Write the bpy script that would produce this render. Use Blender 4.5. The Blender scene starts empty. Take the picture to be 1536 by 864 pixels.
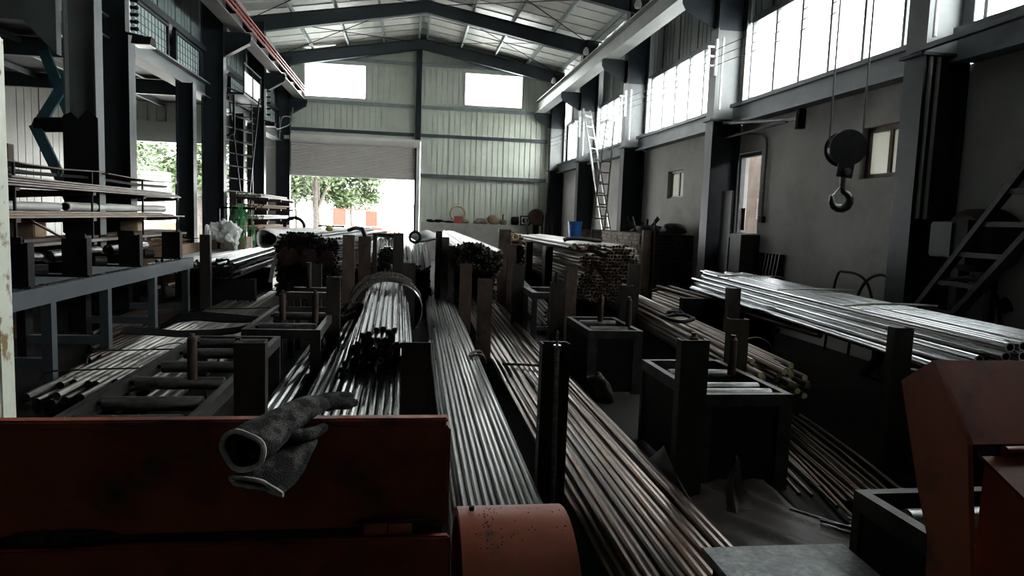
import bpy, bmesh, math, random
from mathutils import Vector, Matrix
random.seed(7)
S = bpy.context.scene
COL = S.collection
PI = math.pi
R = math.radians

# ---------------------------------------------------------------- camera
YAW, PITCH, ROLL, EYE = .1518, -.0985, .0355, 1.6
fw = Vector((math.sin(YAW)*math.cos(PITCH), math.cos(YAW)*math.cos(PITCH), math.sin(PITCH)))
r0 = Vector((math.cos(YAW), -math.sin(YAW), 0)); u0 = r0.cross(fw)
rt = r0*math.cos(ROLL)+u0*math.sin(ROLL); up = -r0*math.sin(ROLL)+u0*math.cos(ROLL)
cam = bpy.data.objects.new('camera', bpy.data.cameras.new('camera')); COL.objects.link(cam)
cam.matrix_world = Matrix(((rt.x, up.x, -fw.x, 0), (rt.y, up.y, -fw.y, 0), (rt.z, up.z, -fw.z, EYE), (0, 0, 0, 1)))
cam.data.sensor_width = 36; cam.data.lens = 36*1050/1536; cam.data.clip_start = .05; cam.data.clip_end = 400
S.camera = cam
# ---------------------------------------------------------------- sky and exposure
W = bpy.data.worlds.new('overcast'); S.world = W; W.use_nodes = True
bg = W.node_tree.nodes['Background']; bg.inputs[0].default_value = (.98, .99, 1, 1); bg.inputs[1].default_value = 1.0
S.view_settings.view_transform = 'Standard'; S.view_settings.look = 'None'; S.view_settings.gamma = 1
S.view_settings.use_curve_mapping = False
S.view_settings.exposure = 4.9

# ---------------------------------------------------------------- materials
MC = {}
def pm(name, c1, c2=None, rough=.6, metal=0., scale=6., stretch=(1, 1, 1), bump=.0, rand=0., mixpos=(.35, .65), c3=None, s3=2., p3=(.55, .7), rvar=.0, detail=5., spec=.5, bscale=None):
    """procedural surface: two colours mixed by noise, a third in larger blotches, a per-object tint, fine bump"""
    if name in MC: return MC[name]
    m = bpy.data.materials.new(name); m.use_nodes = True; nt = m.node_tree; N = nt.nodes; L = nt.links
    b = N['Principled BSDF']; b.inputs['Roughness'].default_value = rough; b.inputs['Metallic'].default_value = metal; b.inputs['Specular IOR Level'].default_value = spec
    tc = N.new('ShaderNodeTexCoord'); mp = N.new('ShaderNodeMapping'); mp.inputs['Scale'].default_value = stretch
    oi = N.new('ShaderNodeObjectInfo'); ad = N.new('ShaderNodeVectorMath'); ad.operation = 'MULTIPLY_ADD'
    ad.inputs[1].default_value = (37, 53, 71); L.new(oi.outputs['Random'], ad.inputs[0]); L.new(tc.outputs['Object'], ad.inputs[2])
    L.new(ad.outputs[0], mp.inputs[0])
    nz = N.new('ShaderNodeTexNoise'); nz.inputs['Scale'].default_value = scale; nz.inputs['Detail'].default_value = detail; nz.inputs['Roughness'].default_value = .62
    L.new(mp.outputs[0], nz.inputs['Vector'])
    rp = N.new('ShaderNodeValToRGB'); rp.color_ramp.elements[0].position = mixpos[0]; rp.color_ramp.elements[1].position = mixpos[1]
    rp.color_ramp.elements[0].color = (*c1, 1); rp.color_ramp.elements[1].color = (*(c2 or c1), 1)
    L.new(nz.outputs['Fac'], rp.inputs[0]); out = rp.outputs[0]
    if c3:
        n3 = N.new('ShaderNodeTexNoise'); n3.inputs['Scale'].default_value = s3; n3.inputs['Detail'].default_value = 6; n3.inputs['Roughness'].default_value = .65
        L.new(ad.outputs[0], n3.inputs['Vector'])
        r3 = N.new('ShaderNodeValToRGB'); r3.color_ramp.elements[0].position = p3[0]; r3.color_ramp.elements[1].position = p3[1]
        L.new(n3.outputs['Fac'], r3.inputs[0])
        mx = N.new('ShaderNodeMixRGB'); mx.inputs[2].default_value = (*c3, 1); L.new(r3.outputs[0], mx.inputs[0]); L.new(out, mx.inputs[1]); out = mx.outputs[0]
    if rand:
        hs = N.new('ShaderNodeHueSaturation'); mr = N.new('ShaderNodeMapRange'); mr.inputs[3].default_value = 1-rand; mr.inputs[4].default_value = 1+rand
        L.new(oi.outputs['Random'], mr.inputs[0]); L.new(mr.outputs[0], hs.inputs['Value']); L.new(out, hs.inputs['Color']); out = hs.outputs[0]
    L.new(out, b.inputs['Base Color'])
    if rvar:
        mr = N.new('ShaderNodeMapRange'); mr.inputs[3].default_value = max(.05, rough-rvar); mr.inputs[4].default_value = min(1, rough+rvar)
        L.new(nz.outputs['Fac'], mr.inputs[0]); L.new(mr.outputs[0], b.inputs['Roughness'])
    if bump:
        bp = N.new('ShaderNodeBump'); bp.inputs['Strength'].default_value = bump; bp.inputs['Distance'].default_value = .01
        if bscale:
            n4 = N.new('ShaderNodeTexNoise'); n4.inputs['Scale'].default_value = bscale; L.new(tc.outputs['Object'], n4.inputs['Vector']); L.new(n4.outputs['Fac'], bp.inputs['Height'])
        else: L.new(nz.outputs['Fac'], bp.inputs['Height'])
        L.new(bp.outputs[0], b.inputs['Normal'])
    MC[name] = m
    return m

steel_bar  = pm('oily bar steel', (.07, .068, .066), (.20, .196, .19), .29, 1, 5, (4, .12, 4), .0, .55, (.3, .7), c3=(.05, .036, .028), s3=7, p3=(.56, .72), rvar=.06)
rust_bar   = pm('rusty bar steel', (.05, .036, .028), (.15, .108, .082), .30, 1, 5, (4, .12, 4), .0, .6, (.3, .7), c3=(.075, .030, .015), s3=4, p3=(.48, .68), rvar=.06)
grey_bar   = pm('dull bar steel', (.13, .117, .103), (.30, .275, .25), .34, .95, 5, (4, .12, 4), .0, .4, (.3, .7), c3=(.055, .04, .028), s3=5, p3=(.54, .74), rvar=.06)
dark_bar   = pm('blackened pipe steel', (.055, .055, .056), (.20, .20, .20), .27, 1, 5, (4, .12, 4), .0, .5, (.3, .7), c3=(.035, .026, .02), s3=6, p3=(.54, .72), rvar=.06)
bar_end    = pm('sawn bar end', (.012, .011, .010), (.028, .025, .022), .6, .4, 40)
bright_end = pm('sawn bright end', (.34, .27, .14), (.55, .48, .31), .5, .2, 20, rand=.8)
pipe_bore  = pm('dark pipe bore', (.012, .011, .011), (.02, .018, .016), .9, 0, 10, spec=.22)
rust_end   = pm('rusty pipe rim', (.20, .11, .07), (.36, .26, .19), .6, .2, 25, rand=.5)
galv       = pm('galvanised steel', (.34, .355, .365), (.80, .82, .84), .20, 1, 8, (3, .1, 3), .0, .22, (.3, .7), rvar=.08)
galv_end   = pm('galvanised pipe rim', (.5, .5, .46), (.65, .65, .6), .5, .6, 25, rand=.4)
post_steel = pm('grimy post steel', (.022, .019, .017), (.044, .037, .033), .5, .3, 8, (1, 1, .4), .15, .25, c3=(.035, .02, .013), s3=3, p3=(.55, .75), spec=.22)
post_rust  = pm('rusty post steel', (.05, .032, .024), (.085, .056, .042), .6, .25, 9, (1, 1, .5), .15, .25, c3=(.018, .014, .012), s3=3, p3=(.5, .7), spec=.22)
post_olive = pm('olive stained post', (.03, .028, .019), (.055, .044, .022), .6, .3, 6, (1, 1, .5), .12, c3=(.02, .015, .012), s3=4, p3=(.45, .7), spec=.22)
frame_steel = pm('greasy frame steel', (.022, .021, .020), (.050, .047, .043), .5, .4, 10, bump=.12, c3=(.015, .012, .011), s3=4, p3=(.5, .7), spec=.22)
roller_steel = pm('worn roller steel', (.08, .08, .078), (.22, .22, .215), .36, .85, 7, (1, 6, 6), .1, .2, c3=(.045, .03, .02), s3=6, p3=(.52, .72))
black_steel = pm('black steel', (.006, .006, .0065), (.012, .0115, .0115), .6, .2, 10, spec=.12)
rack_grey  = pm('blue grey paint', (.044, .053, .060), (.058, .068, .076), .5, .1, 5, bump=.05, c3=(.07, .075, .08), s3=3, p3=(.58, .75))
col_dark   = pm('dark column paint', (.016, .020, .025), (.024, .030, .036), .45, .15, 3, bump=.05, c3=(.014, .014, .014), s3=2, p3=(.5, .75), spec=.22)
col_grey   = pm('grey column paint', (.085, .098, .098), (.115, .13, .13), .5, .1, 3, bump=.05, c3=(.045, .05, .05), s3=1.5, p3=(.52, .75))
col_lit   = pm('window lit column paint', (.095, .102, .102), (.125, .132, .13), .5, .0, 3, bump=.05, c3=(.045, .048, .048), s3=1.2, p3=(.55, .75))  # lighter tone paints window light onto the right columns
rafter_m   = pm('rafter paint', (.036, .047, .056), (.046, .060, .070), .5, .15, 2)
purlin_m   = pm('purlin steel', (.22, .26, .27), (.30, .34, .35), .45, .4, 4)
girder_m   = pm('crane girder paint', (.10, .093, .088), (.14, .13, .12), .5, .2, 3, (1, .3, 1), c3=(.05, .046, .042), s3=1.5, p3=(.5, .7))
girder_r   = pm('crane girder paint pale', (.19, .195, .19), (.26, .265, .25), .5, .2, 3, (1, .3, 1), c3=(.17, .17, .16), s3=1.5, p3=(.55, .75))
red_rail   = pm('red conductor cover', (.30, .06, .05), (.38, .09, .07), .5)
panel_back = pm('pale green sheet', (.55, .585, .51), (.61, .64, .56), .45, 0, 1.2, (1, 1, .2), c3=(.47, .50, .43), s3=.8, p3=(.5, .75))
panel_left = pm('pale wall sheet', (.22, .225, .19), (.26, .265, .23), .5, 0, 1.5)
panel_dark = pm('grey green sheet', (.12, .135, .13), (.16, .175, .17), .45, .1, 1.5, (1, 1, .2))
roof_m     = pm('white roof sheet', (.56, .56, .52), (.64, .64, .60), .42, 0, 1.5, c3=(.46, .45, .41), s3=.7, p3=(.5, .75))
shutter_m  = pm('shutter slat', (.62, .60, .57), (.68, .66, .63), .5, 0, 3)
plaster    = pm('sooty plaster', (.30, .295, .28), (.40, .395, .375), .9, 0, 1.1, bump=.12, c3=(.15, .146, .138), s3=.55, p3=(.48, .72))
concrete   = pm('ledge concrete', (.38, .37, .34), (.46, .45, .42), .9, 0, 2.5, bump=.1, c3=(.27, .26, .24), s3=1.2, p3=(.5, .7))
floor_m    = pm('oily floor', (.011, .009, .008), (.024, .019, .016), .8, 0, 1.6, bump=.15, c3=(.007, .006, .006), s3=.9, p3=(.42, .62), rvar=.1, spec=.12)
ground_m   = pm('yard concrete', (.55, .54, .51), (.64, .63, .60), .9, 0, .8)
trim_white = pm('pale frame', (.55, .56, .55), (.62, .63, .62), .5)
trim_grey  = pm('grey window frame', (.09, .097, .10), (.12, .125, .13), .5, .2)
sill_m     = pm('sill beam paint', (.075, .088, .098), (.105, .12, .13), .45, .2, 2, c3=(.045, .05, .055), s3=1.2, p3=(.5, .7))
orange     = pm('dirty orange paint', (.27, .057, .023), (.33, .072, .030), .50, 0, 6, bump=.05, c3=(.035, .018, .012), s3=3.2, p3=(.50, .66), rvar=.1, bscale=60)
orange_b   = pm('worn orange paint', (.19, .042, .015), (.24, .055, .020), .5, .0, 7, bump=.06, c3=(.04, .02, .014), s3=9, p3=(.60, .74), rvar=.1, bscale=80)
grime      = pm('black grease', (.006, .005, .0045), (.012, .010, .008), .6, 0, 20, bump=.4)
cream      = pm('cream paint', (.60, .62, .52), (.66, .68, .58), .5, 0, 3, bump=.08, c3=(.22, .13, .055), s3=9, p3=(.55, .62))
blue_steel = pm('blue steel', (.03, .085, .115), (.045, .115, .15), .5, .1, 5, c3=(.05, .09, .11), s3=3, p3=(.55, .75))
brown_steel = pm('brown primer steel', (.05, .025, .018), (.08, .042, .03), .6, .1, 6, c3=(.03, .018, .014), s3=3, p3=(.5, .7))
sheet_steel = pm('stored sheet steel', (.10, .085, .072), (.20, .175, .15), .5, .3, 4, (1, .3, 1), c3=(.07, .042, .028), s3=2, p3=(.5, .7))
pale_tube  = pm('pale plastic tube', (.33, .32, .295), (.42, .41, .38), .45, 0, 4)
wood       = pm('raw timber', (.20, .125, .075), (.28, .185, .115), .8, 0, 8, (1, .3, 4), .1, .2)
card       = pm('cardboard', (.20, .13, .08), (.27, .18, .115), .85, 0, 5, rand=.2)
white_sack = pm('white woven sack', (.62, .61, .60), (.72, .71, .70), .8, 0, 12, bump=.3, c3=(.40, .38, .36), s3=6, p3=(.55, .75))
green_strap = pm('green strapping', (.02, .17, .045), (.035, .25, .075), .4, 0, 6)
black_rub  = pm('black rubber', (.006, .006, .0065), (.012, .012, .012), .6, spec=.22)
rope_m     = pm('tarred rope', (.02, .016, .013), (.06, .05, .04), .7, .2, 60, bump=.4)
wire_m     = pm('binding wire', (.02, .017, .015), (.04, .035, .03), .5, .6, 20)
hook_m     = pm('forged hook steel', (.07, .067, .064), (.12, .115, .11), .34, .85, 10)
cable_m    = pm('wire rope', (.05, .05, .05), (.08, .08, .08), .5, .6, 60)
brick_a    = pm('pale brick', (.17, .135, .105), (.32, .27, .22), .9, 0, 5.5, (1, 1, 1), .1, c3=(.10, .06, .045), s3=6, p3=(.5, .6))
soot_wall  = pm('sooty bunker', (.022, .017, .014), (.036, .028, .023), .9, 0, 3, bump=.2, spec=.22)
mortar     = pm('mortar', (.09, .08, .07), (.12, .11, .095), .95)
bucket_m   = pm('blue plastic', (.012, .12, .42), (.016, .15, .5), .4)
green_m    = pm('green enamel', (.014, .024, .021), (.02, .034, .03), .5, .1, 4, spec=.22)
alu        = pm('ladder aluminium', (.20, .20, .19), (.30, .30, .285), .4, .6, 6)
dark_ladder = pm('dark ladder steel', (.018, .018, .019), (.03, .03, .03), .5, .4, 8, spec=.22)
slab_m     = pm('speckled plate', (.06, .066, .066), (.22, .235, .235), .55, .1, 38, bump=.3, mixpos=(.3, .75), c3=(.04, .046, .046), s3=6, p3=(.45, .7))
plastic_m  = pm('dirty film', (.016, .011, .008), (.034, .025, .018), .5, 0, 7, bump=.5, c3=(.010, .008, .006), s3=4, p3=(.45, .7), spec=.22)
red_m      = pm('red paint', (.34, .05, .035), (.40, .07, .05), .5)
orange_gate = pm('orange gate paint', (.13, .034, .022), (.155, .042, .028), .5)
yellow_m   = pm('yellow paint', (.12, .055, .004), (.14, .065, .006), .5)
bark       = pm('bark', (.035, .03, .025), (.065, .056, .048), .9, 0, 8, bump=.3)
leaf_m     = pm('leaves', (.028, .052, .014), (.055, .085, .03), .6, 0, 3, rand=.1)
bldg_m     = pm('pale render', (.70, .69, .66), (.76, .75, .72), .9)
cloth_m    = pm('junk cloth', (.17, .135, .10), (.26, .22, .18), .9, 0, 9, bump=.3)
dred_bar   = pm('dark red ends', (.028, .006, .006), (.048, .011, .010), .6, .2, 20)
ins_m      = pm('white porcelain', (.55, .55, .52), (.62, .62, .6), .3)
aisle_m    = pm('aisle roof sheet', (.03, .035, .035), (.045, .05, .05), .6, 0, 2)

def mk_knit():
    m = bpy.data.materials.new('dirty knit'); m.use_nodes = True; N = m.node_tree.nodes; L = m.node_tree.links; b = N['Principled BSDF']; b.inputs['Roughness'].default_value = .95
    tc = N.new('ShaderNodeTexCoord'); v = N.new('ShaderNodeTexVoronoi'); v.inputs['Scale'].default_value = 330; L.new(tc.outputs['Object'], v.inputs['Vector'])
    n = N.new('ShaderNodeTexNoise'); n.inputs['Scale'].default_value = 28; n.inputs['Detail'].default_value = 4; L.new(tc.outputs['Object'], n.inputs['Vector'])
    rp = N.new('ShaderNodeValToRGB'); rp.color_ramp.elements[0].color = (.15, .142, .13, 1); rp.color_ramp.elements[1].color = (.009, .0085, .008, 1)
    rp.color_ramp.elements[0].position = .36; rp.color_ramp.elements[1].position = .50; L.new(n.outputs['Fac'], rp.inputs[0])
    m2 = N.new('ShaderNodeMixRGB'); m2.blend_type = 'MULTIPLY'; m2.inputs[0].default_value = .8; L.new(rp.outputs[0], m2.inputs[1]); 
    r2 = N.new('ShaderNodeValToRGB'); r2.color_ramp.elements[0].color = (1.6, 1.6, 1.6, 1); r2.color_ramp.elements[1].color = (.25, .25, .25, 1); r2.color_ramp.elements[1].position = .7
    L.new(v.outputs['Distance'], r2.inputs[0]); L.new(r2.outputs[0], m2.inputs[2]); L.new(m2.outputs[0], b.inputs['Base Color'])
    bp = N.new('ShaderNodeBump'); bp.inputs['Strength'].default_value = .7; bp.inputs['Distance'].default_value = .002; bp.invert = True; L.new(v.outputs['Distance'], bp.inputs['Height']); L.new(bp.outputs[0], b.inputs['Normal'])
    return m
knit = mk_knit()
knit_rim = pm('knit rim', (.46, .43, .39), (.62, .59, .54), .95, 0, 120, bump=.5, c3=(.16, .15, .14), s3=30, p3=(.5, .7))

def mk_glass(name, tint, frost, gloss):
    m = bpy.data.materials.new(name); m.use_nodes = True; N = m.node_tree.nodes; L = m.node_tree.links; N.remove(N['Principled BSDF']); o = N['Material Output']
    t = N.new('ShaderNodeBsdfTransparent'); t.inputs[0].default_value = (*tint, 1)
    d = N.new('ShaderNodeBsdfTranslucent'); d.inputs[0].default_value = (*tint, 1)
    g = N.new('ShaderNodeBsdfGlossy'); g.inputs['Roughness'].default_value = .1; g.inputs[0].default_value = (.8, .8, .8, 1)
    a = N.new('ShaderNodeMixShader'); a.inputs[0].default_value = frost; L.new(t.outputs[0], a.inputs[1]); L.new(d.outputs[0], a.inputs[2])
    c = N.new('ShaderNodeMixShader'); c.inputs[0].default_value = gloss; L.new(a.outputs[0], c.inputs[1]); L.new(g.outputs[0], c.inputs[2]); L.new(c.outputs[0], o.inputs[0])
    return m
glass = mk_glass('window glass', (.93, .96, .95), .10, .05)
frosted = mk_glass('frosted glass', (.42, .43, .39), .8, .06)
mezz_sheet = pm('pale teal sheet', (.28, .36, .35), (.34, .42, .41), .4, 0, 2, (1, 1, .3))
skystrip = mk_glass('translucent roof strip', (.13, .14, .13), .8, .03)

# ---------------------------------------------------------------- mesh helpers
class MB:
    def __init__(s): s.v = []; s.f = []; s.mi = []
    def add(s, vs, fs, mi=0):
        o = len(s.v); s.v += [tuple(v) for v in vs]; s.f += [tuple(i+o for i in f) for f in fs]; s.mi += [mi]*len(fs); return s
    def box(s, x0, x1, y0, y1, z0, z1, mi=0):
        return s.add([(x0,y0,z0),(x1,y0,z0),(x1,y1,z0),(x0,y1,z0),(x0,y0,z1),(x1,y0,z1),(x1,y1,z1),(x0,y1,z1)],
                     [(0,3,2,1),(4,5,6,7),(0,1,5,4),(1,2,6,5),(2,3,7,6),(3,0,4,7)], mi)
    def bar(s, p0, p1, w, h, upv=(0,0,1), mi=0):
        p0 = Vector(p0); p1 = Vector(p1); d = (p1-p0).normalized(); u = Vector(upv)
        if abs(d.dot(u)) > .99: u = Vector((0,1,0))
        a = d.cross(u).normalized()*w/2; b = a.cross(d).normalized()*h/2
        vs = [p0-a-b, p0+a-b, p0+a+b, p0-a+b, p1-a-b, p1+a-b, p1+a+b, p1-a+b]
        return s.add(vs, [(0,1,2,3),(7,6,5,4),(4,5,1,0),(5,6,2,1),(6,7,3,2),(7,4,0,3)], mi)
    def tube(s, pts, r, n=8, cap=True, mi=0, closed=False, up0=None):
        pts = [Vector(p) for p in pts]; k = len(pts); rs = r if isinstance(r, (list, tuple)) else [r]*k
        o = len(s.v); prev = None
        for i, p in enumerate(pts):
            if closed: d = pts[(i+1) % k]-pts[i-1]
            else: d = pts[min(i+1, k-1)]-pts[max(i-1, 0)]
            d.normalize()
            if prev is None:
                q = Vector(up0) if up0 else (Vector((0,0,1)) if abs(d.z) < .9 else Vector((1,0,0)))
                a = d.cross(q).normalized()
            else: a = (prev-d*prev.dot(d)).normalized()
            b = d.cross(a); prev = a
            for j in range(n):
                t = 2*PI*j/n; s.v.append(tuple(p+(a*math.cos(t)+b*math.sin(t))*rs[i]))
        for i in range(k if closed else k-1):
            i2 = (i+1) % k
            for j in range(n):
                j2 = (j+1) % n; s.f.append((o+i*n+j, o+i2*n+j, o+i2*n+j2, o+i*n+j2)); s.mi.append(mi)
        if cap and not closed:
            s.f.append(tuple(o+j for j in range(n))); s.mi.append(mi)
            s.f.append(tuple(o+(k-1)*n+j for j in reversed(range(n)))); s.mi.append(mi)
        return s
    def cyl(s, p0, p1, r, n=16, mi=0): return s.tube([p0, p1], r, n, True, mi)
    def lathe(s, c, prof, n=20, axis='z', mi=0):
        o = len(s.v); c = Vector(c)
        for r, h in prof:
            for j in range(n):
                t = 2*PI*j/n; a, b = r*math.cos(t), r*math.sin(t)
                s.v.append(tuple(c+Vector({'z': (a, b, h), 'y': (a, h, b), 'x': (h, a, b)}[axis])))
        for i in range(len(prof)-1):
            for j in range(n):
                j2 = (j+1) % n; s.f.append((o+i*n+j, o+i*n+j2, o+(i+1)*n+j2, o+(i+1)*n+j)); s.mi.append(mi)
        return s
    def prism(s, poly, axis, a0, a1, mi=0):
        """poly: 2d points; axis 'x': (y,z), 'y': (x,z), 'z': (x,y)"""
        n = len(poly); f = {'x': lambda p, a: (a, p[0], p[1]), 'y': lambda p, a: (p[0], a, p[1]), 'z': lambda p, a: (p[0], p[1], a)}[axis]
        vs = [f(p, a0) for p in poly]+[f(p, a1) for p in poly]
        return s.add(vs, [tuple(range(n)), tuple(reversed(range(n, 2*n)))]+[(i, i+n, (i+1) % n+n, (i+1) % n) for i in range(n)], mi)
    def build(s, name, mats, parent=None, local=False, smooth=35, origin=None, bevel=0):
        me = bpy.data.meshes.new(name)
        if parent is not None and not local: o = wl(parent)
        elif local: o = Vector((0,0,0))
        elif origin is not None: o = Vector(origin)
        else:
            xs, ys, zs = zip(*s.v); o = Vector(((min(xs)+max(xs))/2, (min(ys)+max(ys))/2, min(zs)))
        me.from_pydata([tuple(Vector(v)-o) for v in s.v], [], s.f)
        if not isinstance(mats, (list, tuple)): mats = [mats]
        for m in mats: me.materials.append(m)
        if len(mats) > 1: me.polygons.foreach_set('material_index', s.mi)
        bm = bmesh.new(); bm.from_mesh(me); bmesh.ops.recalc_face_normals(bm, faces=bm.faces)
        if bevel:
            es = [e for e in bm.edges if len(e.link_faces) == 2 and e.calc_face_angle(0) > .6]
            bmesh.ops.bevel(bm, geom=es, offset=bevel, segments=2, affect='EDGES', clamp_overlap=True)
        bm.to_mesh(me); bm.free()
        if smooth: me.shade_smooth(); me.set_sharp_from_angle(angle=R(smooth))
        ob = bpy.data.objects.new(name, me); COL.objects.link(ob)
        if parent is not None: ob.parent = parent
        elif not local: ob.location = o
        return ob
def wl(o):
    v = Vector((0,0,0))
    while o is not None: v = v+o.location; o = o.parent
    return v
def tag(o, label, cat, group=None, kind=None):
    if label: o['label'] = label
    if cat: o['category'] = cat
    if group: o['group'] = group
    if kind: o['kind'] = kind
    return o
def thing(name, label, cat, loc, group=None):
    o = bpy.data.objects.new(name, None); COL.objects.link(o); o.location = loc; o.empty_display_size = .1
    return tag(o, label, cat, group)
def struct(o): o['kind'] = 'structure'; return o
def stuff(o): o['kind'] = 'stuff'; return o
def lerp(a, b, t): return a+(b-a)*t
def sm(pts, k=5, closed=False):
    """Catmull-Rom through the points"""
    P_ = [Vector(p) for p in pts]; n = len(P_); out = []
    for i in range(n if closed else n-1):
        if closed: a, b, c, d = P_[i-1], P_[i], P_[(i+1) % n], P_[(i+2) % n]
        else: a, b, c, d = P_[max(i-1, 0)], P_[i], P_[i+1], P_[min(i+2, n-1)]
        for j in range(k):
            t = j/k; out.append(.5*((2*b)+(c-a)*t+(2*a-5*b+4*c-d)*t*t+(3*b-a-3*c+d)*t**3))
    if not closed: out.append(P_[-1])
    return out
def arc(c, r, a0, a1, n, plane='yz'):
    out = []
    for i in range(n+1):
        t = R(lerp(a0, a1, i/n)); a, b = r*math.cos(t), r*math.sin(t)
        out.append({'yz': (c[0], c[1]+a, c[2]+b), 'xz': (c[0]+a, c[1], c[2]+b), 'xy': (c[0]+a, c[1]+b, c[2])}[plane])
    return out

# ================================================================ SETTING
XL, XR, YB, YF = -4.6, 5.7, 26.1, -5.0
struct(MB().box(-11.2, 6.0, YF-.2, 26.4, -.2, 0).build('floor', floor_m))
struct(MB().box(-60, 60, 26.4, 140, -.3, -.05).build('ground', ground_m))
struct(MB().box(6.0, 60, YF-.2, 26.4, -.3, -.05).build('ground', ground_m))
# --- back wall: ribbed sheets around the door and two windows
def ribbed(mb, axis, plane, a0, a1, z0, z1, pitch, out, t=.04, rib=.022):
    """sheet standing in the plane; axis the running direction; out = side (+1/-1) that carries the ribs"""
    def bx(p0, p1, q0, q1, za, zb):
        lo, hi = min(p0, p1), max(p0, p1)
        mb.box(q0, q1, lo, hi, za, zb) if axis == 'x' else mb.box(lo, hi, q0, q1, za, zb)
    bx(plane-out*.012, plane-out*t, a0, a1, z0, z1)
    n = max(1, int((a1-a0)/pitch)); p = (a1-a0)/n
    for i in range(n):
        a = a0+i*p; g = .014
        bx(plane-out*.012, plane+out*(rib if i % 5 else rib*1.5), a+g, a+p-g, z0, z1)
DX0, DX1, DZ = -4.24, .44, 4.26
wins = [(-3.69, -1.51, 5.63, 6.86), (1.97, 4.15, 5.63, 6.85)]
mb = MB()
ribbed(mb, 'x', 26.1, DX1, 5.7, 0, 5.63, .2, -1)
ribbed(mb, 'x', 26.1, -4.6, DX1, DZ, 5.63, .2, -1)
ribbed(mb, 'x', 26.1, -4.6, DX0, 0, DZ, .2, -1)
for a0, a1 in ((-4.6, -3.69), (-1.51, 1.97), (4.15, 5.7)): ribbed(mb, 'x', 26.1, a0, a1, 5.63, 6.86, .2, -1)
ribbed(mb, 'x', 26.1, -4.6, 5.7, 6.86, 7.3, .2, -1)
ribbed(mb, 'x', 26.1, -2.6, 3.5, 7.3, 7.7, .2, -1)
wall_back = struct(mb.build('wall_back', panel_back))
# gable top as a thin triangle behind the rafter
MB().prism([(-4.6, 7.1), (5.7, 7.1), (.45, 8.05)], 'y', 26.12, 26.16).build('gable_sheet', panel_back, wall_back)
for a0, a1, z, m in ((.45, 5.1, 4.5, rafter_m), (-4.1, .2, 4.5, rafter_m), (.45, 5.1, 3.07, trim_grey), (-4.1, .2, 5.5, purlin_m), (.45, 5.0, 5.5, purlin_m), (-4.1, .2, 7.0, purlin_m), (.45, 4.9, 7.0, purlin_m)):
    g = MB().box(a0, a1, 25.96, 26.06, z-.05, z+.05).box(a0, a1, 25.94, 25.97, z-.07, z+.03).build('girt', m, wall_back)
gp = MB().box(.24, .43, 25.86, 26.05, 0, 7.75); 
for k in range(6): gp.box(.30, .36, 25.85, 25.87, 4.75+k*.17, 4.82+k*.17)
gp.build('gable_post', col_dark, wall_back)
def window(n, axis, plane, a0, a1, z0, z1, nm, gm=None, fm=None, fw_=.05, d=.08, mt=.055, hz=()):
    """framed window; panes and mullions are children"""
    def bx(mb, q0, q1, za, zb, dd=d):
        return mb.box(q0, q1, plane-dd/2, plane+dd/2, za, zb) if axis == 'x' else mb.box(plane-dd/2, plane+dd/2, q0, q1, za, zb)
    fr = MB(); bx(fr, a0, a1, z0, z0+fw_); bx(fr, a0, a1, z1-fw_, z1); bx(fr, a0, a0+fw_, z0+fw_, z1-fw_); bx(fr, a1-fw_, a1, z0+fw_, z1-fw_)
    w = struct(fr.build('window_%d' % n, fm or trim_grey))
    p = (a1-a0-2*fw_)/nm
    for i in range(nm):
        q0 = a0+fw_+i*p; q1 = q0+p
        bx(MB(), q0+(mt/2 if i else 0), q1-(mt/2 if i < nm-1 else 0), z0+fw_, z1-fw_, .008).build('pane', gm or glass, w)
        if i: bx(MB(), q0-mt/2, q0+mt/2, z0+fw_, z1-fw_, d*.8).build('mullion', fm or trim_grey, w)
    for z in hz: bx(MB(), a0+fw_, a1-fw_, z-.012, z+.012, .03).build('transom', fm or trim_grey, w)
    return w
window(1, 'x', 26.08, *wins[0], 1, fm=trim_white)
window(2, 'x', 26.08, *wins[1], 1, fm=trim_white)
# concrete ledge under the sheeting, right half
struct(MB().box(.5, 5.15, 25.72, 26.06, 0, 1.37).build('trim_1', concrete))
# --- roller shutter door
d1 = struct(MB().box(DX0, DX0+.09, 25.88, 26.06, 0, DZ).box(DX1-.14, DX1-.02, 25.84, 25.86, 0, DZ).box(DX1-.14, DX1-.02, 25.86, 26.06, 0, .02).build('door_1', trim_white))
MB().box(DX1-.14, DX1-.02, 25.86, 26.06, .02, DZ).build('guide_channel', trim_white, d1)
sl = MB()
nsl = 19
for i in range(nsl):
    z = 2.93+i*(1.12/nsl); sl.prism([(25.99, z), (25.95, z+.012), (25.95, z+.040), (25.99, z+.055)], 'x', DX0+.06, DX1-.1); sl.box(DX0+.06, DX1-.1, 25.985, 25.995, z+.05, z+.06)
stuff(sl.build('shutter_curtain', shutter_m, d1))
MB().box(DX0+.06, DX1-.1, 25.94, 26.0, 2.86, 2.93).build('bottom_rail', trim_white, d1)
MB().prism([(26.06, 4.02), (25.82, 4.02), (25.74, 4.10), (25.72, 4.2), (25.8, 4.30), (26.06, 4.30)], 'x', DX0-.05, DX1-.02).build('shutter_hood', shutter_m, d1)
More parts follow.
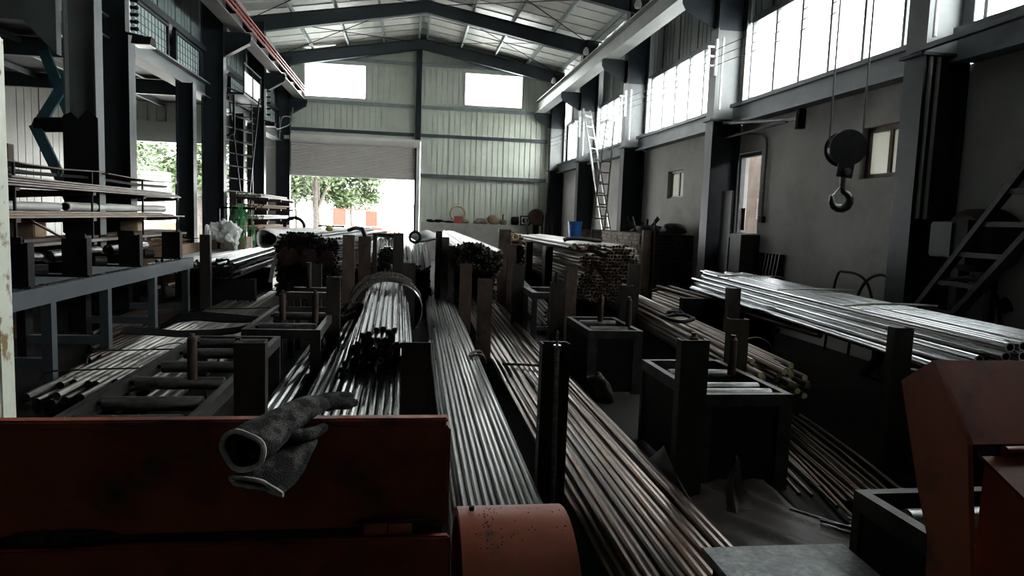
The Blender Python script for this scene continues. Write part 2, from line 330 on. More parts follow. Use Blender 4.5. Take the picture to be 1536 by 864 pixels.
# --- ceiling
RZ, EZ, XC = 8.0, 7.12, .45
def roofz(x): return RZ-(RZ-EZ)*abs(x-XC)/5.25
mb = MB()
for sx in (-1, 1):
    xe = XC+sx*5.35
    for y0 in [YF+i*1.04 for i in range(30)]:
        pass
    mb.add([(XC, YF, RZ), (xe, YF, roofz(xe)), (xe, 26.3, roofz(xe)), (XC, 26.3, RZ), (XC, YF, RZ+.06), (xe, YF, roofz(xe)+.06), (xe, 26.3, roofz(xe)+.06), (XC, 26.3, RZ+.06)],
           [(0,1,2,3), (7,6,5,4), (0,4,5,1), (1,5,6,2), (2,6,7,3), (3,7,4,0)])
    y = YF
    while y < 26.1:
        mb.bar((XC, y, RZ-.008), (xe, y, roofz(xe)-.008), .012, .03); y += .75
ceil = struct(mb.build('ceiling', roof_m))
for sx in (-1, 1):
    for k in range(5):
        x = XC+sx*(.14+k*1.22); z = roofz(x)-.09
        MB().box(x-.03, x+.03, YF, 26.05, z-.07, z+.07).build('purlin', purlin_m, ceil)
for y0, y1 in ((16.75, 21.3), (21.3, 25.9)):
    for sx in (-1, 1):
        xa, xb = XC+sx*.4, XC+sx*4.9
        MB().tube([(xa, y0, roofz(xa)-.2), (xb, y1, roofz(xb)-.2)], .012, 5).tube([(xb, y0, roofz(xb)-.2), (xa, y1, roofz(xa)-.2)], .012, 5).build('brace_rod', black_steel, ceil)
FY = [1.7, 6.75, 11.75, 16.75, 21.3, 25.85]
for y in FY:
    mb = MB()
    for sx in (-1, 1):
        xe = XC+sx*5.2
        for (dz0, dz1, hw) in ((.16, .52, .006),):
            zt0, zt1 = RZ-.17, roofz(xe)-.17
            mb.add([(XC, y-hw, zt0-.34), (xe, y-hw, zt1-.44), (xe, y-hw, zt1), (XC, y-hw, zt0), (XC, y+hw, zt0-.34), (xe, y+hw, zt1-.44), (xe, y+hw, zt1), (XC, y+hw, zt0)],
                   [(0,1,2,3), (7,6,5,4), (0,4,5,1), (1,5,6,2), (2,6,7,3), (3,7,4,0)])
        mb.bar((XC, y, zt0), (xe, y, zt1), .18, .016); mb.bar((XC, y, zt0-.34), (xe, y, zt1-.44), .18, .016)
    struct(mb.build('rafter', rafter_m))
# --- right wall: plaster below with openings, sill beam, strip windows, ribbed sheet above
ops = [(16.75, 17.6, 1.5, 2.7), (14.1, 15.0, 2.17, 2.76), (10.85, 11.75, 1.5, 2.86), (7.42, 8.3, 2.26, 2.9)]
mb = MB(); y = 26.1
def wbox(y0, y1, z0, z1): mb.box(5.7, 5.95, y0, y1, z0, z1)
cur = YF
for (y0, y1, z0, z1) in sorted(ops):
    wbox(cur, y0, 0, 3.35); wbox(y0, y1, 0, z0); wbox(y0, y1, z1, 3.35); cur = y1
wbox(cur, 26.3, 0, 3.35)
wall_right = struct(mb.build('wall_right', plaster))
mb = MB(); ribbed(mb, 'y', 5.86, YF, 26.1, 5.12, 7.2, .2, -1, rib=.03)
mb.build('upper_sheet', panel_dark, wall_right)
for y0, y1 in zip(FY[:-1], FY[1:]):
    MB().box(5.50, 5.86, y0+.16, y1-.16, 3.35, 3.66).box(5.44, 5.86, y0+.16, y1-.16, 3.62, 3.68).box(5.42, 5.5, y0+.16, y1-.16, 3.33, 3.37).build('sill_beam', sill_m, wall_right)
    MB().box(5.78, 5.86, y0+.1, y1-.1, 5.08, 5.18).build('head_rail', sill_m, wall_right)
wn = 3
for y0, y1 in zip(FY[:-1], FY[1:]):
    if y0 < 3: window(wn, 'y', 5.8, y0+.2, y1-.17, 3.68, 5.10, 6, d=.1)
    elif y0 > 20: window(wn, 'y', 5.8, 23.3, y1-.25, 3.68, 5.10, 3, d=.1)
    elif y0 > 16: window(wn, 'y', 5.8, y0+.45, y1-.2, 3.68, 5.10, 6, d=.1)
    else: window(wn, 'y', 5.8, y0+.22, y1-.17, 3.68, 5.10, 6, d=.1)
    wn += 1
MB().box(5.75, 5.86, 21.4, 23.3, 3.66, 5.12).box(5.75, 5.86, 25.55, 26.1, 3.66, 5.12).box(5.75, 5.86, 16.8, 17.2, 3.66, 5.12).box(5.75, 5.86, YF, 1.9, 3.35, 5.12).build('infill_sheet', panel_dark, wall_right)
window(wn, 'y', 5.82, 14.1, 15.0, 2.17, 2.76, 2, gm=frosted, fm=trim_grey); wn += 1
window(wn, 'y', 5.82, 7.42, 8.3, 2.26, 2.9, 2, gm=frosted, fm=post_rust, fw_=.06); wn += 1
window(wn, 'y', 5.82, 16.75, 17.6, 1.5, 2.7, 2, gm=frosted, fm=trim_white); wn += 1
struct(MB().box(5.78, 5.86, 10.85, 10.9, 1.5, 2.86).box(5.78, 5.86, 11.70, 11.75, 1.5, 2.86).box(5.78, 5.86, 10.9, 11.7, 2.8, 2.86).build('window_%d' % wn, trim_grey))
# neighbouring building seen through the open window
nb = thing('outbuilding', 'brown rendered wall outside the glassless open window right of the dark column', 'building', (7.6, 11.8, 0))
MB().box(7.4, 7.7, 3.0, 22, -.05, 3.2).build('wall', pm('brown render', (.16, .12, .095), (.24, .19, .155), .9, 0, 3, bump=.1), nb)
MB().prism([(5.98, 3.30), (6.9, 3.22), (6.9, 3.28), (5.98, 3.36)], 'y', 2.8, 22.2).build('shade_roof', aisle_m, nb)  # added overhead to shade the lane and dim the frosted windows
ac = thing('outdoor_unit', 'white slatted unit standing outside the glassless open window', 'unit', (6.45, 11.55, 1.55))
MB().box(6.25, 6.6, 11.25, 11.95, 1.75, 2.12).build('casing', trim_white, ac)
MB().box(6.3, 6.36, 11.3, 11.36, -.05, 1.75).box(6.3, 6.36, 11.84, 11.9, -.05, 1.75).box(6.5, 6.56, 11.84, 11.9, -.05, 1.75).box(6.5, 6.56, 11.3, 11.36, -.05, 1.75).build('stand', trim_grey, ac)
g_ = MB()
for k in range(6): g_.box(6.235, 6.25, 11.3, 11.9, 1.79+k*.05, 1.80+k*.05)
g_.build('grille', trim_grey, ac)
# front end wall behind the photographer and the far left wall
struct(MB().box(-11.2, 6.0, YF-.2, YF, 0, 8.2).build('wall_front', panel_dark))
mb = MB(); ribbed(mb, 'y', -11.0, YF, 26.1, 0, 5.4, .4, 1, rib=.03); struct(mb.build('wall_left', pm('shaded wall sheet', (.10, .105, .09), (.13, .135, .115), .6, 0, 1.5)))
# --- side aisle: far end wall with its opening, roof with translucent strips
mb = MB(); ribbed(mb, 'x', 26.1, -11.0, -10.2, 0, 3.8, .3, -1); ribbed(mb, 'x', 26.1, -5.0, -4.6, 0, 3.8, .3, -1); ribbed(mb, 'x', 26.1, -11.0, -4.6, 4.5, 5.5, .3, -1)
mb.box(-11.0, -4.6, 25.9, 26.12, 3.8, 4.5)
struct(mb.build('wall_aisle', pm('aisle end sheet', (.48, .48, .45), (.55, .55, .52), .5, 0, 1.5)))
mb = MB()
strips = [-9.2, -7.4, -5.7]
xs = [-11.2]+[v for s_ in strips for v in (s_-.07, s_+.07)]+[-4.55]
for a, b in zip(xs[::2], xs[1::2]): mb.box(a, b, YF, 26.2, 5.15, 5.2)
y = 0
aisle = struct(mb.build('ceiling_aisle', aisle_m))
for s_ in strips: MB().box(s_-.07, s_+.07, YF, 26.2, 5.17, 5.18).build('roof_light', skystrip, aisle)
for yy in (7.0, 9.3, 11.6, 16.9, 21.4):
    MB().box(-11.0, -4.55, yy-.09, yy+.09, 5.10, 5.12).box(-11.0, -4.55, yy-.01, yy+.01, 4.74, 5.12).box(-11.0, -4.55, yy-.09, yy+.09, 4.72, 4.745).build('aisle_rafter', col_grey if yy < 10 else rafter_m, aisle)
for x in (-10.1, -8.3, -6.5, -5.2): MB().box(x-.04, x+.04, YF, 26.0, 4.98, 5.10).build('aisle_purlin', col_grey, aisle)
# --- upper left wall between hall and aisle
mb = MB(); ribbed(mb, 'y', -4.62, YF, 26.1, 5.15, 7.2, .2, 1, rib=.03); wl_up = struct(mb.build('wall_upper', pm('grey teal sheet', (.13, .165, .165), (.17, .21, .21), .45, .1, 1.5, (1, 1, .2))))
MB().box(-4.68, -4.38, YF, 26.0, 4.02, 4.05).box(-4.60, -4.5, YF, 26.0, 4.05, 4.33).box(-4.68, -4.38, YF, 26.0, 4.33, 4.36).build('edge_beam', col_grey, wl_up)
MB().box(-4.62, -4.46, YF, 26.0, 5.02, 5.14).build('window_rail', col_dark, wl_up)
for y0, y1 in ((1.9, 6.55), (6.95, 9.2), (9.45, 11.2), (11.65, 14.5), (14.9, 16.6), (17.1, 18.8), (19.2, 21.1), (21.6, 25.6)):
    w = struct(MB().box(-4.60, -4.52, y0, y1, 4.36, 4.41).box(-4.60, -4.52, y0, y1, 4.98, 5.02).box(-4.60, -4.52, y0, y0+.04, 4.41, 4.98).box(-4.60, -4.52, y1-.04, y1, 4.41, 4.98).build('window_%d' % (wn+1), col_dark)); wn += 1
    MB().box(-4.575, -4.565, y0+.04, y1-.04, 4.41, 4.98).build('pane', mezz_sheet, w)
    g = MB(); n = int((y1-y0)/.16)
    for i in range(1, n): g.box(-4.556, -4.548, y0+i*(y1-y0)/n-.004, y0+i*(y1-y0)/n+.004, 4.41, 4.98)
    for k in range(1, 4): g.box(-4.552, -4.544, y0+.04, y1-.04, 4.41+k*.14-.004, 4.41+k*.14+.004)
    g.build('wire_mesh', col_dark, w)
# closed band of the upper wall in the two nearest bays, seen from below

# ================================================================ COLUMNS
def isection(mb, x0, x1, y, z0, z1, fwid=.26, t=.016, mi=0):
    mb.box(x0, x0+t, y-fwid/2, y+fwid/2, z0, z1, mi); mb.box(x1-t, x1, y-fwid/2, y+fwid/2, z0, z1, mi); mb.box(x0+t, x1-t, y-.007, y+.007, z0, z1, mi)
def column(label, side, y, group=None):
    if side > 0:
        c = thing('steel_column', label, 'column', (5.42, y, 0))
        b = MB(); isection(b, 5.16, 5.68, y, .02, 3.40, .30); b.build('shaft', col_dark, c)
        b = MB(); isection(b, 5.16, 5.68, y, 3.43, 4.95, .30); b.build('lit_shaft', col_lit, c)  # stretch beside the strip windows, their light put into its colour
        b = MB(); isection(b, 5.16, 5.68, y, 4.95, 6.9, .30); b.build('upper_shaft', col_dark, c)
        MB().box(5.05, 5.69, y-.22, y+.22, 0, .02).build('base_plate', black_steel, c)
        k = MB().prism([(5.16, 4.95), (5.16, 5.46), (4.55, 5.46), (4.55, 5.34), (4.62, 5.22)], 'y', y-.01, y+.01); k.box(4.55, 5.16, y-.11, y+.11, 5.46, 5.48)
        k.build('crane_bracket', col_dark, c)
        k = MB().box(5.10, 5.69, y-.17, y+.17, 3.40, 3.43); k.build('cap_ledge', col_dark, c)
        if 5 < y < 22: MB().tube([(5.28, y-.10, 4.8), (5.28, y-.10, 3.6)], .022, 8).build('conduit', trim_white, c)
        if y < 8: [MB().tube([(q, y-.10, 3.4), (q, y-.10, 1.75)], .02, 8).build('conduit', pale_tube, c) for q in (5.27, 5.36)]
        if 10 < y < 25:
            iz = MB(); 
            for q in range(3): iz.tube([(5.10, y-.16-.02*q, 4.62-.16*q), (4.98, y-.16, 4.62-.16*q)], .02, 6)
            iz.box(5.12, 5.16, y-.19, y-.13, 4.15, 4.75); iz.build('insulator_bracket', ins_m, c)
    else:
        c = thing('steel_column', label, 'column', (-4.3, y, 0))
        b = MB(); isection(b, -4.55, -4.08, y, .02, 6.9, .26)
        b.build('shaft', col_dark, c)
        MB().box(-4.62, -4.0, y-.2, y+.2, 0, .02).build('base_plate', black_steel, c)
        k = MB().prism([(-4.08, 4.95), (-4.08, 5.46), (-3.52, 5.46), (-3.52, 5.34), (-3.58, 5.24)], 'y', y-.01, y+.01); k.box(-4.08, -3.52, y-.11, y+.11, 5.46, 5.48)
        k.bar((-4.06, y, 4.96), (-3.55, y, 5.27), .2, .014)
        k.build('crane_bracket', col_dark, c)
    return c
column('nearest right hand steel column, carrying two pale conduits, beside the dirty round drum', 1, 6.75)
column('right hand steel column behind the bright tube stack, left of the glassless open window', 1, 11.75)
column('right hand steel column behind the pale brick face of the bunker', 1, 16.75)
column('right hand steel column behind the two leaning ladders', 1, 21.3)
column('steel column in the back right corner beside the ledge clutter', 1, 25.75)
column('left steel column standing behind the cantilever shelves with a floodlight on its face', -1, 11.4)
column('left steel column with crane bracket, just left of the green straps', -1, 16.8)
column('left steel column behind the leaning ladders and the small second shelf rack', -1, 21.3)
column('steel column in the back left corner beside the shutter door', -1, 25.75)
def midpost(label, y, x0, x1, mat, ztop):
    c = thing('mezzanine_post', label, 'post', ((x0+x1)/2, y, 0))
    b = MB(); isection(b, x0, x1, y, .02, ztop, .22); b.build('shaft', mat, c)
    MB().box(x0-.08, x1+.08, y-.16, y+.16, 0, .02).build('base_plate', black_steel, c)
    return c
pc = midpost('nearest left post, grey above and sooty black below, beside the blue scissor arms', 9.3, -4.05, -3.70, pm('two tone post', (.10, .112, .108), (.13, .142, .136), .55, .1, 3, spec=.25), 4.9)
MB().prism([(-4.07, .03), (-3.68, .03), (-3.68, 2.62), (-3.80, 2.72), (-3.90, 2.60), (-3.98, 2.68), (-4.07, 2.63)], 'y', 9.18, 9.192).build('soot_cover', black_steel, pc)
midpost('dark post under the left upper wall, in front of the bright aisle opening', 14.8, -4.48, -4.16, col_dark, 4.02)
midpost('dark post under the left upper wall, behind the green straps', 19.0, -4.50, -4.14, col_dark, 4.02)
hb = thing('haunched_beam', 'grey haunched cross beam high in the upper left corner, above the blue scissor arms', 'beam', (-6.5, 9.3, 3.6))
MB().prism([(-4.14, 3.78), (-4.14, 3.35), (-4.5, 3.72), (-9.5, 3.72), (-9.5, 4.0), (-4.14, 4.0)], 'y', 9.24, 9.36).build('beam_web', col_grey, hb)
MB().box(-9.7, -9.4, 9.15, 9.45, 0, 4.0).build('beam_post', col_dark, hb)

# ================================================================ CRANE GIRDERS, RAFTER LAMPS
def girder(label, x0, x1, m, cond):
    g = thing('crane_girder', label, 'girder', ((x0+x1)/2, 10, 5.48))
    MB().box(x0, x1, YF+.1, 25.95, 5.48, 5.51).box((x0+x1)/2-.02, (x0+x1)/2+.02, YF+.1, 25.95, 5.51, 5.90).box(x0+.03, x1-.03, YF+.1, 25.95, 5.90, 5.93).build('beam', m, g)
    MB().box((x0+x1)/2-.03, (x0+x1)/2+.03, YF+.1, 25.95, 5.93, 6.0).build('rail', black_steel, g)
    for k in range(cond):
        MB().box(x1+.02, x1+.06, 4, 25.4, 5.62+k*.10, 5.65+k*.10).build('conductor_bar', red_rail, g)
    if cond:
        for i in range(14): MB().box(x1-.16, x1+.05, 5+i*1.5, 5.04+i*1.5, 5.58, 5.9).build('bar_hanger', black_steel, g)
girder('crane runway girder with red conductor bars along the left columns', -3.92, -3.6, girder_m, 3)
girder('plain pale crane runway girder along the right columns', 4.58, 4.92, girder_r, 0)
for y, lb in ((15.9, 'white lamp under the right eaves, nearest of the three'), (20.6, 'white lamp under the right eaves, middle of the three'), (25.2, 'white lamp under the right eaves, by the back wall')):
    t = thing('eaves_lamp', lb, 'lamp', (5.1, y, 6.5))
    MB().lathe((5.1, y, 6.46), [(.001, .0), (.07, .01), (.09, .08), (.06, .18), (.03, .22), (.001, .22)], 12).build('lamp_shade', ins_m, t)
    MB().cyl((5.1, y, 6.67), (5.1, y, 6.88), .015, 6).bar((5.1, y, 6.88), (5.6, y, 6.84), .03, .03).build('lamp_stem', black_steel, t)
def flood(label, x, y, z, x_wall):
    t = thing('floodlight', label, 'lamp', (x, y, z))
    MB().prism([(y-.14, z), (y+.14, z+.02), (y+.08, z+.12), (y-.08, z+.12)], 'x', x-.13, x+.13).build('hood', black_steel, t)
    MB().box(x-.12, x+.12, y-.13, y+.13, z-.012, z-.001).build('lens', ins_m, t)
    MB().bar((x_wall, y, z+.16), (x, y, z+.13), .03, .03).build('bracket', black_steel, t)
flood('black floodlight hung on the near left column beside the wired windows', -3.86, 11.25, 3.93, -4.08)
flood('floodlight on the far left column above the second rack', -3.9, 21.15, 3.98, -4.08)
for x, y, zs, lb in ((-4.02, 11.2, (4.1, 4.6), 'insulator strip above the black floodlight'), (-4.0, 21.1, (4.25, 5.0), 'insulator strip above the far left floodlight')):
    t = thing('insulator_strip', lb, 'insulator', (x, y, zs[0]))
    MB().box(x-.055, x-.0, y-.05, y+.02, *zs).build('backing', trim_white, t)
    for k in range(5):
        z = lerp(zs[0]+.05, zs[1]-.05, k/4); MB().lathe((x, y, z), [(.001, 0), (.03, .005), (.02, .04), (.035, .08), (.02, .11), (.001, .115)], 8, 'x').build('insulator', black_steel, t)

# ================================================================ BARS, PIPES AND THEIR STACKS
def bar_mesh(name, r, L, mats, hollow=False, bend=(0, 0), n=10):
    """one bar along +Y with a light bow; hollow pipes get a rim and a bore"""
    m = MB(); K = 5 if (bend[0] or bend[1]) else 1
    pts = [(bend[0]*4*t*(1-t), L*t, bend[1]*4*t*(1-t)) for t in [i/K for i in range(K+1)]]
    m.tube(pts, r, n, cap=not hollow, up0=(0, 0, 1))
    if hollow:
        for yy, sg in ((0, 1), (L, -1)):
            o = len(m.v)
            for rr, dy in ((r, 0), (r*.72, 0), (r*.72, .12*sg)):
                for j in range(n):
                    t = 2*PI*j/n; m.v.append((rr*math.cos(t), yy+dy, rr*math.sin(t)))
            for a, mi in ((0, 1), (1, 2)):
                for j in range(n):
                    j2 = (j+1) % n; m.f.append((o+a*n+j, o+a*n+j2, o+(a+1)*n+j2, o+(a+1)*n+j)); m.mi.append(mi)
            m.f.append(tuple(o+2*n+j for j in range(n))); m.mi.append(2)
    else:
        m.mi[-1] = 1; m.mi[-2] = 1
    tmp = m.build(name, mats, local=True); me = tmp.data; bpy.data.objects.remove(tmp)
    return me
def lay(name, me, p, rz, rx, label, cat, group):
    o = bpy.data.objects.new(name, me); COL.objects.link(o); o.location = p; o.rotation_euler = (rx, random.uniform(0, 6.28) if False else 0, rz)
    return tag(o, label, cat, group)
def flat_bundle(name, label, cat, group, r, xa, xb, z0, rows, y0, y1, mats, hollow=False, dx=0, dz=0, yj=.25, gap=1.04, bow=.004, wob=.2, extra=0, n=10):
    """rows of bars filling xa..xb at the near end; dx, dz = drift of the far end"""
    L = y1-y0; var = [bar_mesh(name, r, L-random.uniform(0, yj), mats, hollow, (random.uniform(-bow, bow), random.uniform(-bow, bow)*.5), n) for _ in range(5)]
    nmax = int((xb-xa)/(2*r*gap)); cnt = 0
    for k in range(rows):
        nk = nmax-k; pitch = (xb-xa-2*r*k*.5)/max(nk, 1)
        pitch = 2*r*gap
        for i in range(nk):
            x = (xa+xb)/2+(i-(nk-1)/2)*pitch+random.uniform(-wob, wob)*r*(gap-1)*4
            z = z0+r+k*r*1.76+random.uniform(0, .12)*r
            lay(name, random.choice(var), (x, y0+random.uniform(0, yj), z), -dx/L+random.uniform(-1, 1)*wob*r/L, dz/L, label, cat, group); cnt += 1
    return cnt
def heap_bundle(name, label, cat, group, r, c, rx, rz_, y0, y1, mats, hollow, dx=0, dz=0, yj=.3, zmin=None, gap=1.03, n=10, jag=0):
    """round bundle: hexagonal packing inside an ellipse"""
    L = y1-y0; var = [bar_mesh(name, r, L-random.uniform(0, yj), mats, hollow, (0, 0), n) for _ in range(4)]; cnt = 0
    nz = int(rz_/(r*1.76))+1; nx = int(rx/(2*r))+1
    for k in range(-nz, nz+1):
        for i in range(-nx, nx+1):
            x = (i+(.5 if k % 2 else 0))*2*r*gap; z = k*r*1.77*gap
            if (x/rx)**2+(z/rz_)**2 > 1: continue
            lay(name, random.choice(var), (c[0]+x, y0+random.uniform(0, yj), c[1]+z), -dx/L, dz/L, label, cat, group); cnt += 1
    return cnt
def stack_stuff(name, label, cat, r, xa, xb, z0, rows, y0, y1, mats, dx=0, dz=0, yj=.3, profile=None, n=6, droop=0, pale=0):
    """a far stack past what can be told apart: all bars in one object"""
    m = MB(); nm = int((xb-xa)/(2*r)); L = y1-y0
    for k in range(rows):
        for i in range(nm-(k % 2)):
            x = xa+r+(i+.5*(k % 2))*2*r+random.uniform(-.2, .2)*r; t = (x-xa)/(xb-xa)
            if profile and k > profile(t)*rows: continue
            z = z0+r+k*1.74*r+random.uniform(-.15, .15)*r; ya = y0+random.uniform(0, yj); yb = y1-random.uniform(0, yj)
            w = random.uniform(-1, 1)*r*1.5
            pts = [(x, ya, z)]
            if droop:
                dd = droop*random.uniform(.85, 1.1)*k/rows; pts = [(x+w*.5, ya, z-dd), (x, ya+.45, z-dd*.55), (x, ya+1.0, z-dd*.2), (x, ya+1.7, z)]
            e = 2 if random.random() < pale else 1
            top = (profile(t)*rows if profile else rows)-k < 3.2  # rows below the top turn black: shade inside the stack put into colour
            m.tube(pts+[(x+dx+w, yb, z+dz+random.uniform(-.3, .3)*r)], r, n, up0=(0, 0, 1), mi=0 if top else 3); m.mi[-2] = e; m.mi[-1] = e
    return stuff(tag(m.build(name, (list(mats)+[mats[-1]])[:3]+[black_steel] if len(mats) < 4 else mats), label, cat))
def tie(label, pts, r, m, name='binding_wire', closed=True, n=6):
    t = MB().tube(sm(pts, 4, closed), r, n, closed=closed).build(name, m); return tag(t, label, 'wire' if 'wire' in name else 'strap')
def loop(xa, xb, za, zb, y, dy=.1, bul=.02):
    return [(xa-bul, y, za), (xa-bul, y+dy*.2, zb), (lerp(xa, xb, .3), y+dy*.5, zb+bul), (lerp(xa, xb, .7), y+dy*.7, zb+bul), (xb+bul, y+dy, zb), (xb+bul, y+dy, za)]

# centre flat bundle (right of the orange machine cover), lane between two rows of posts
flat_bundle('steel_bar', 'oily dark steel bar in the flat centre bundle running past the orange drum', 'steel bar', 'bars in the flat centre bundle',
            .0165, .19, .685, .20, 4, 1.9, 11.3, [steel_bar, bar_end], dx=.12, yj=.25, gap=1.02, bow=.004)
# right centre bundle, browner
flat_bundle('steel_bar', 'brownish steel bar in the wide bundle right of the post with a rod', 'steel bar', 'bars in the wide brownish bundle',
            .021, .84, 1.47, .12, 3, 1.75, 11.0, [rust_bar, bar_end], dx=.10, yj=.5, gap=1.05, bow=.03, wob=1.4)
# lower left-centre bundle under the propped pipes
flat_bundle('steel_pipe', 'blackened steel pipe in the low bundle under the propped pipes', 'steel pipe', 'pipes in the low bundle left of centre',
            .027, -.70, .03, .20, 2, 2.3, 9.6, [dark_bar, bar_end, pipe_bore], True, dx=-.05, yj=.3, gap=1.03, bow=.006)
flat_bundle('steel_pipe', 'blackened steel pipe beside the low bundle, running under the second left roller table', 'steel pipe', 'left fringe pipes of the low bundle',
            .027, -.96, -.79, .20, 2, 3.95, 7.6, [dark_bar, bar_end, pipe_bore], True, yj=.3, gap=1.03, bow=.004)
# propped pipes on top: near ends open, far ends raised over the rope coil
flat_bundle('propped_pipe', 'blackened open-ended pipe of the propped pile on the low bundle, near centre', 'steel pipe', 'pipes of the propped pile',
            .025, -.53, .10, .31, 7, 5.6, 9.7, [dark_bar, bar_end, pipe_bore], True, dx=-.05, dz=.13, yj=.6, gap=1.04, bow=.004, wob=.6, n=12)
# left grey bar bundle, from beside the near roller table back to the far stacks
flat_bundle('round_bar', 'dull grey round bar in the long bundle between grey rack and left roller tables', 'steel bar', 'bars in the long left bundle',
            .028, -2.68, -1.72, .09, 4, 5.1, 14.5, [grey_bar, bar_end], dx=.02, dz=.0, yj=.5, gap=1.03, bow=.012, wob=.6)
# right bundle with bright sawn ends, right of the roller tables
heap_bundle('round_bar', 'brown round bar with bright sawn end in the bundle beyond the right roller tables', 'steel bar', 'bars with bright sawn ends',
            .024, (2.88, .40), .26, .17, 4.75, 11.3, [rust_bar, bright_end], False, dx=.45, dz=.04, yj=.5, n=10)
flat_bundle('round_bar', 'brown round bar lying loose between bright-ended bundle and bright tube stack', 'steel bar', 'loose bars in the right lanes',
            .022, 3.15, 3.48, .12, 3, 6.3, 11.8, [rust_bar, bar_end], dx=.35, yj=1.2, gap=1.2, bow=.02, wob=1.2)
flat_bundle('round_bar', 'brown round bar on the far right floor beyond the dark lane posts', 'steel bar', 'bars lying on the far right floor',
            .024, 3.55, 4.75, .30, 2, 7.8, 12.2, [rust_bar, bar_end], dx=.3, yj=.9, gap=1.25, bow=.02, wob=1.2)
for k, (x, y0, y1, z, lb) in enumerate(((3.83, 5.95, 10.5, .62, 'single brown bar with pale round end under the bright tube stack, left one'), (4.02, 6.15, 10.4, .62, 'single brown bar with reddish end under the bright tube stack, right one'))):
    lay('round_bar', bar_mesh('round_bar', .03, y1-y0, [rust_bar, bright_end if k == 0 else dred_bar]), (x, y0, z), -.02, 0, lb, 'steel bar', None)
for k in range(3):
    pass
# low scattered bars, bottom right
flat_bundle('round_bar', 'rusty thin bar lying low on the dark floor, right of the dirty film', 'steel bar', 'low scattered bars at bottom right',
            .012, 2.30, 2.85, .03, 2, 2.95, 5.6, [rust_bar, bar_end], dx=.5, yj=.9, gap=1.9, bow=.03, wob=3)
# bright galvanised tube stack
flat_bundle('galvanised_tube', 'bright galvanised tube in the large stack at the right wall', 'galvanised tube', 'bright tubes in the right hand stack',
            .030, 3.36, 4.28, .705, 5, 3.5, 8.9, [galv, galv_end, pipe_bore], True, dx=.40, dz=.02, yj=.35, gap=1.03, bow=.008, wob=.8, n=14)
for k, (y, lb) in enumerate(((5.1, 'pale strap around the bright tube stack, nearest'), (6.3, 'pale strap around the bright tube stack, middle one'), (7.9, 'pale strap around the bright tube stack, farthest'))):
    d = (y-3.55)/5.35*.40
    tie(lb, loop(3.39+d, 4.27+d, .70, 1.0, y, .12, .012)[1:5], .010, pale_tube, 'strap', closed=False)
for x, y, s in ((3.95, 4.1, 1), (4.0, 8.2, 1)):
    sp = MB().box(x-.62, x+.62, y-.06, y+.06, 0, .70); tag(sp.build('trestle', black_steel), 'dark trestle under the bright tube stack, %s end' % ('near' if y < 5 else 'far'), 'trestle')
# rusty tube stack right of centre
for (cx, cz, rx, rz_) in ((2.62, .68, .235, .23), (2.98, 1.02, .25, .27), (2.98, .60, .22, .16), (2.58, 1.03, .17, .12)):
    heap_bundle('rusty_tube', 'rusty open-ended tube in the tall stack right of centre', 'steel tube', 'rusty tubes in the tall stack',
                .026, (cx, cz), rx, rz_, 9.5, 15.4, [rust_bar, rust_end, pipe_bore], True, yj=.25, n=8, dx=-.03)
for k, (z, y) in enumerate(((.22, 10.6), (.22, 14.0))):
    tag(MB().box(2.30, 3.3, y-.08, y+.08, 0, .43).build('bearer', black_steel), 'dark bearer under the rusty tube stack, %s one' % ('near' if k == 0 else 'far'), 'bearer')
stack_stuff('tube_tier', 'pale thin tubes lying flat on top of the rusty tube stack', 'steel tube', .025, 2.36, 2.95, 1.18, 2, 9.9, 15.4, [grey_bar, rust_end], n=8)
# tubes left of that stack, slanting down
flat_bundle('steel_tube', 'bluish steel tube leaning low between dark posts and the rusty tube stack', 'steel tube', 'tubes low beside the rusty stack',
            .022, 1.85, 2.22, .10, 8, 9.2, 15.0, [steel_bar, bar_end], dx=.05, dz=.35, yj=.6, gap=1.15, bow=.02, wob=1)
# round galvanised coil bundle behind the rusty tubes
heap_bundle('galvanised_tube', 'thin galvanised tube in the round bundle right of the rusty tube stack', 'galvanised tube', 'thin tubes in the round strapped bundle',
            .020, (3.74, 1.02), .17, .17, 11.4, 15.5, [galv, galv_end], False, yj=.1, n=8)
tie('black strap around the round galvanised bundle', [(3.74+.185*math.cos(t*PI/6), 11.75, 1.02+.185*math.sin(t*PI/6)) for t in range(12)], .014, black_rub, 'strap')
for y in (12.0, 15.0): tag(MB().box(3.5, 4.0, y-.07, y+.07, 0, .845).build('bearer', black_steel), 'dark bearer under the round galvanised bundle, %s one' % ('near' if y < 13 else 'far'), 'bearer')
# far stacks, centre to left
stack_stuff('bar_stack', 'tall stack of thin bars with pale cut ends, right of the door axis', 'bar stack', .0165, .70, 1.46, .80, 15, 10.2, 17.5, [steel_bar, pipe_bore, bright_end], dx=.02, dz=.03, yj=.5, profile=lambda t: .72+.28*math.sin(PI*min(1, t*1.15+.1)), pale=.3)
stack_stuff('bar_stack', 'low stack of dark red ended bars under the tall pale ended stack', 'bar stack', .02, 1.05, 1.45, .32, 14, 10.6, 16.5, [rust_bar, dred_bar], yj=.4)
stack_stuff('bar_stack', 'dark bars in the lower left under the tall pale ended stack', 'bar stack', .02, .72, 1.03, .14, 19, 10.9, 16.5, [black_steel, pipe_bore], yj=.4)
stack_stuff('bar_stack', 'silvery bar stack just left of the stepped black post, before the door', 'bar stack', .024, -.06, .44, .30, 18, 11.6, 17.0, [steel_bar, pipe_bore], dx=.02, yj=.5, profile=lambda t: .86+.14*abs(math.sin(t*9)), droop=.30)
stack_stuff('bar_stack', 'silvery bar stack sloping left of the dark post, before the door', 'bar stack', .024, -.94, -.19, .30, 21, 11.5, 17.0, [steel_bar, pipe_bore], dx=.1, yj=.4, profile=lambda t: .66+.34*min(1, t*1.5), droop=.36)
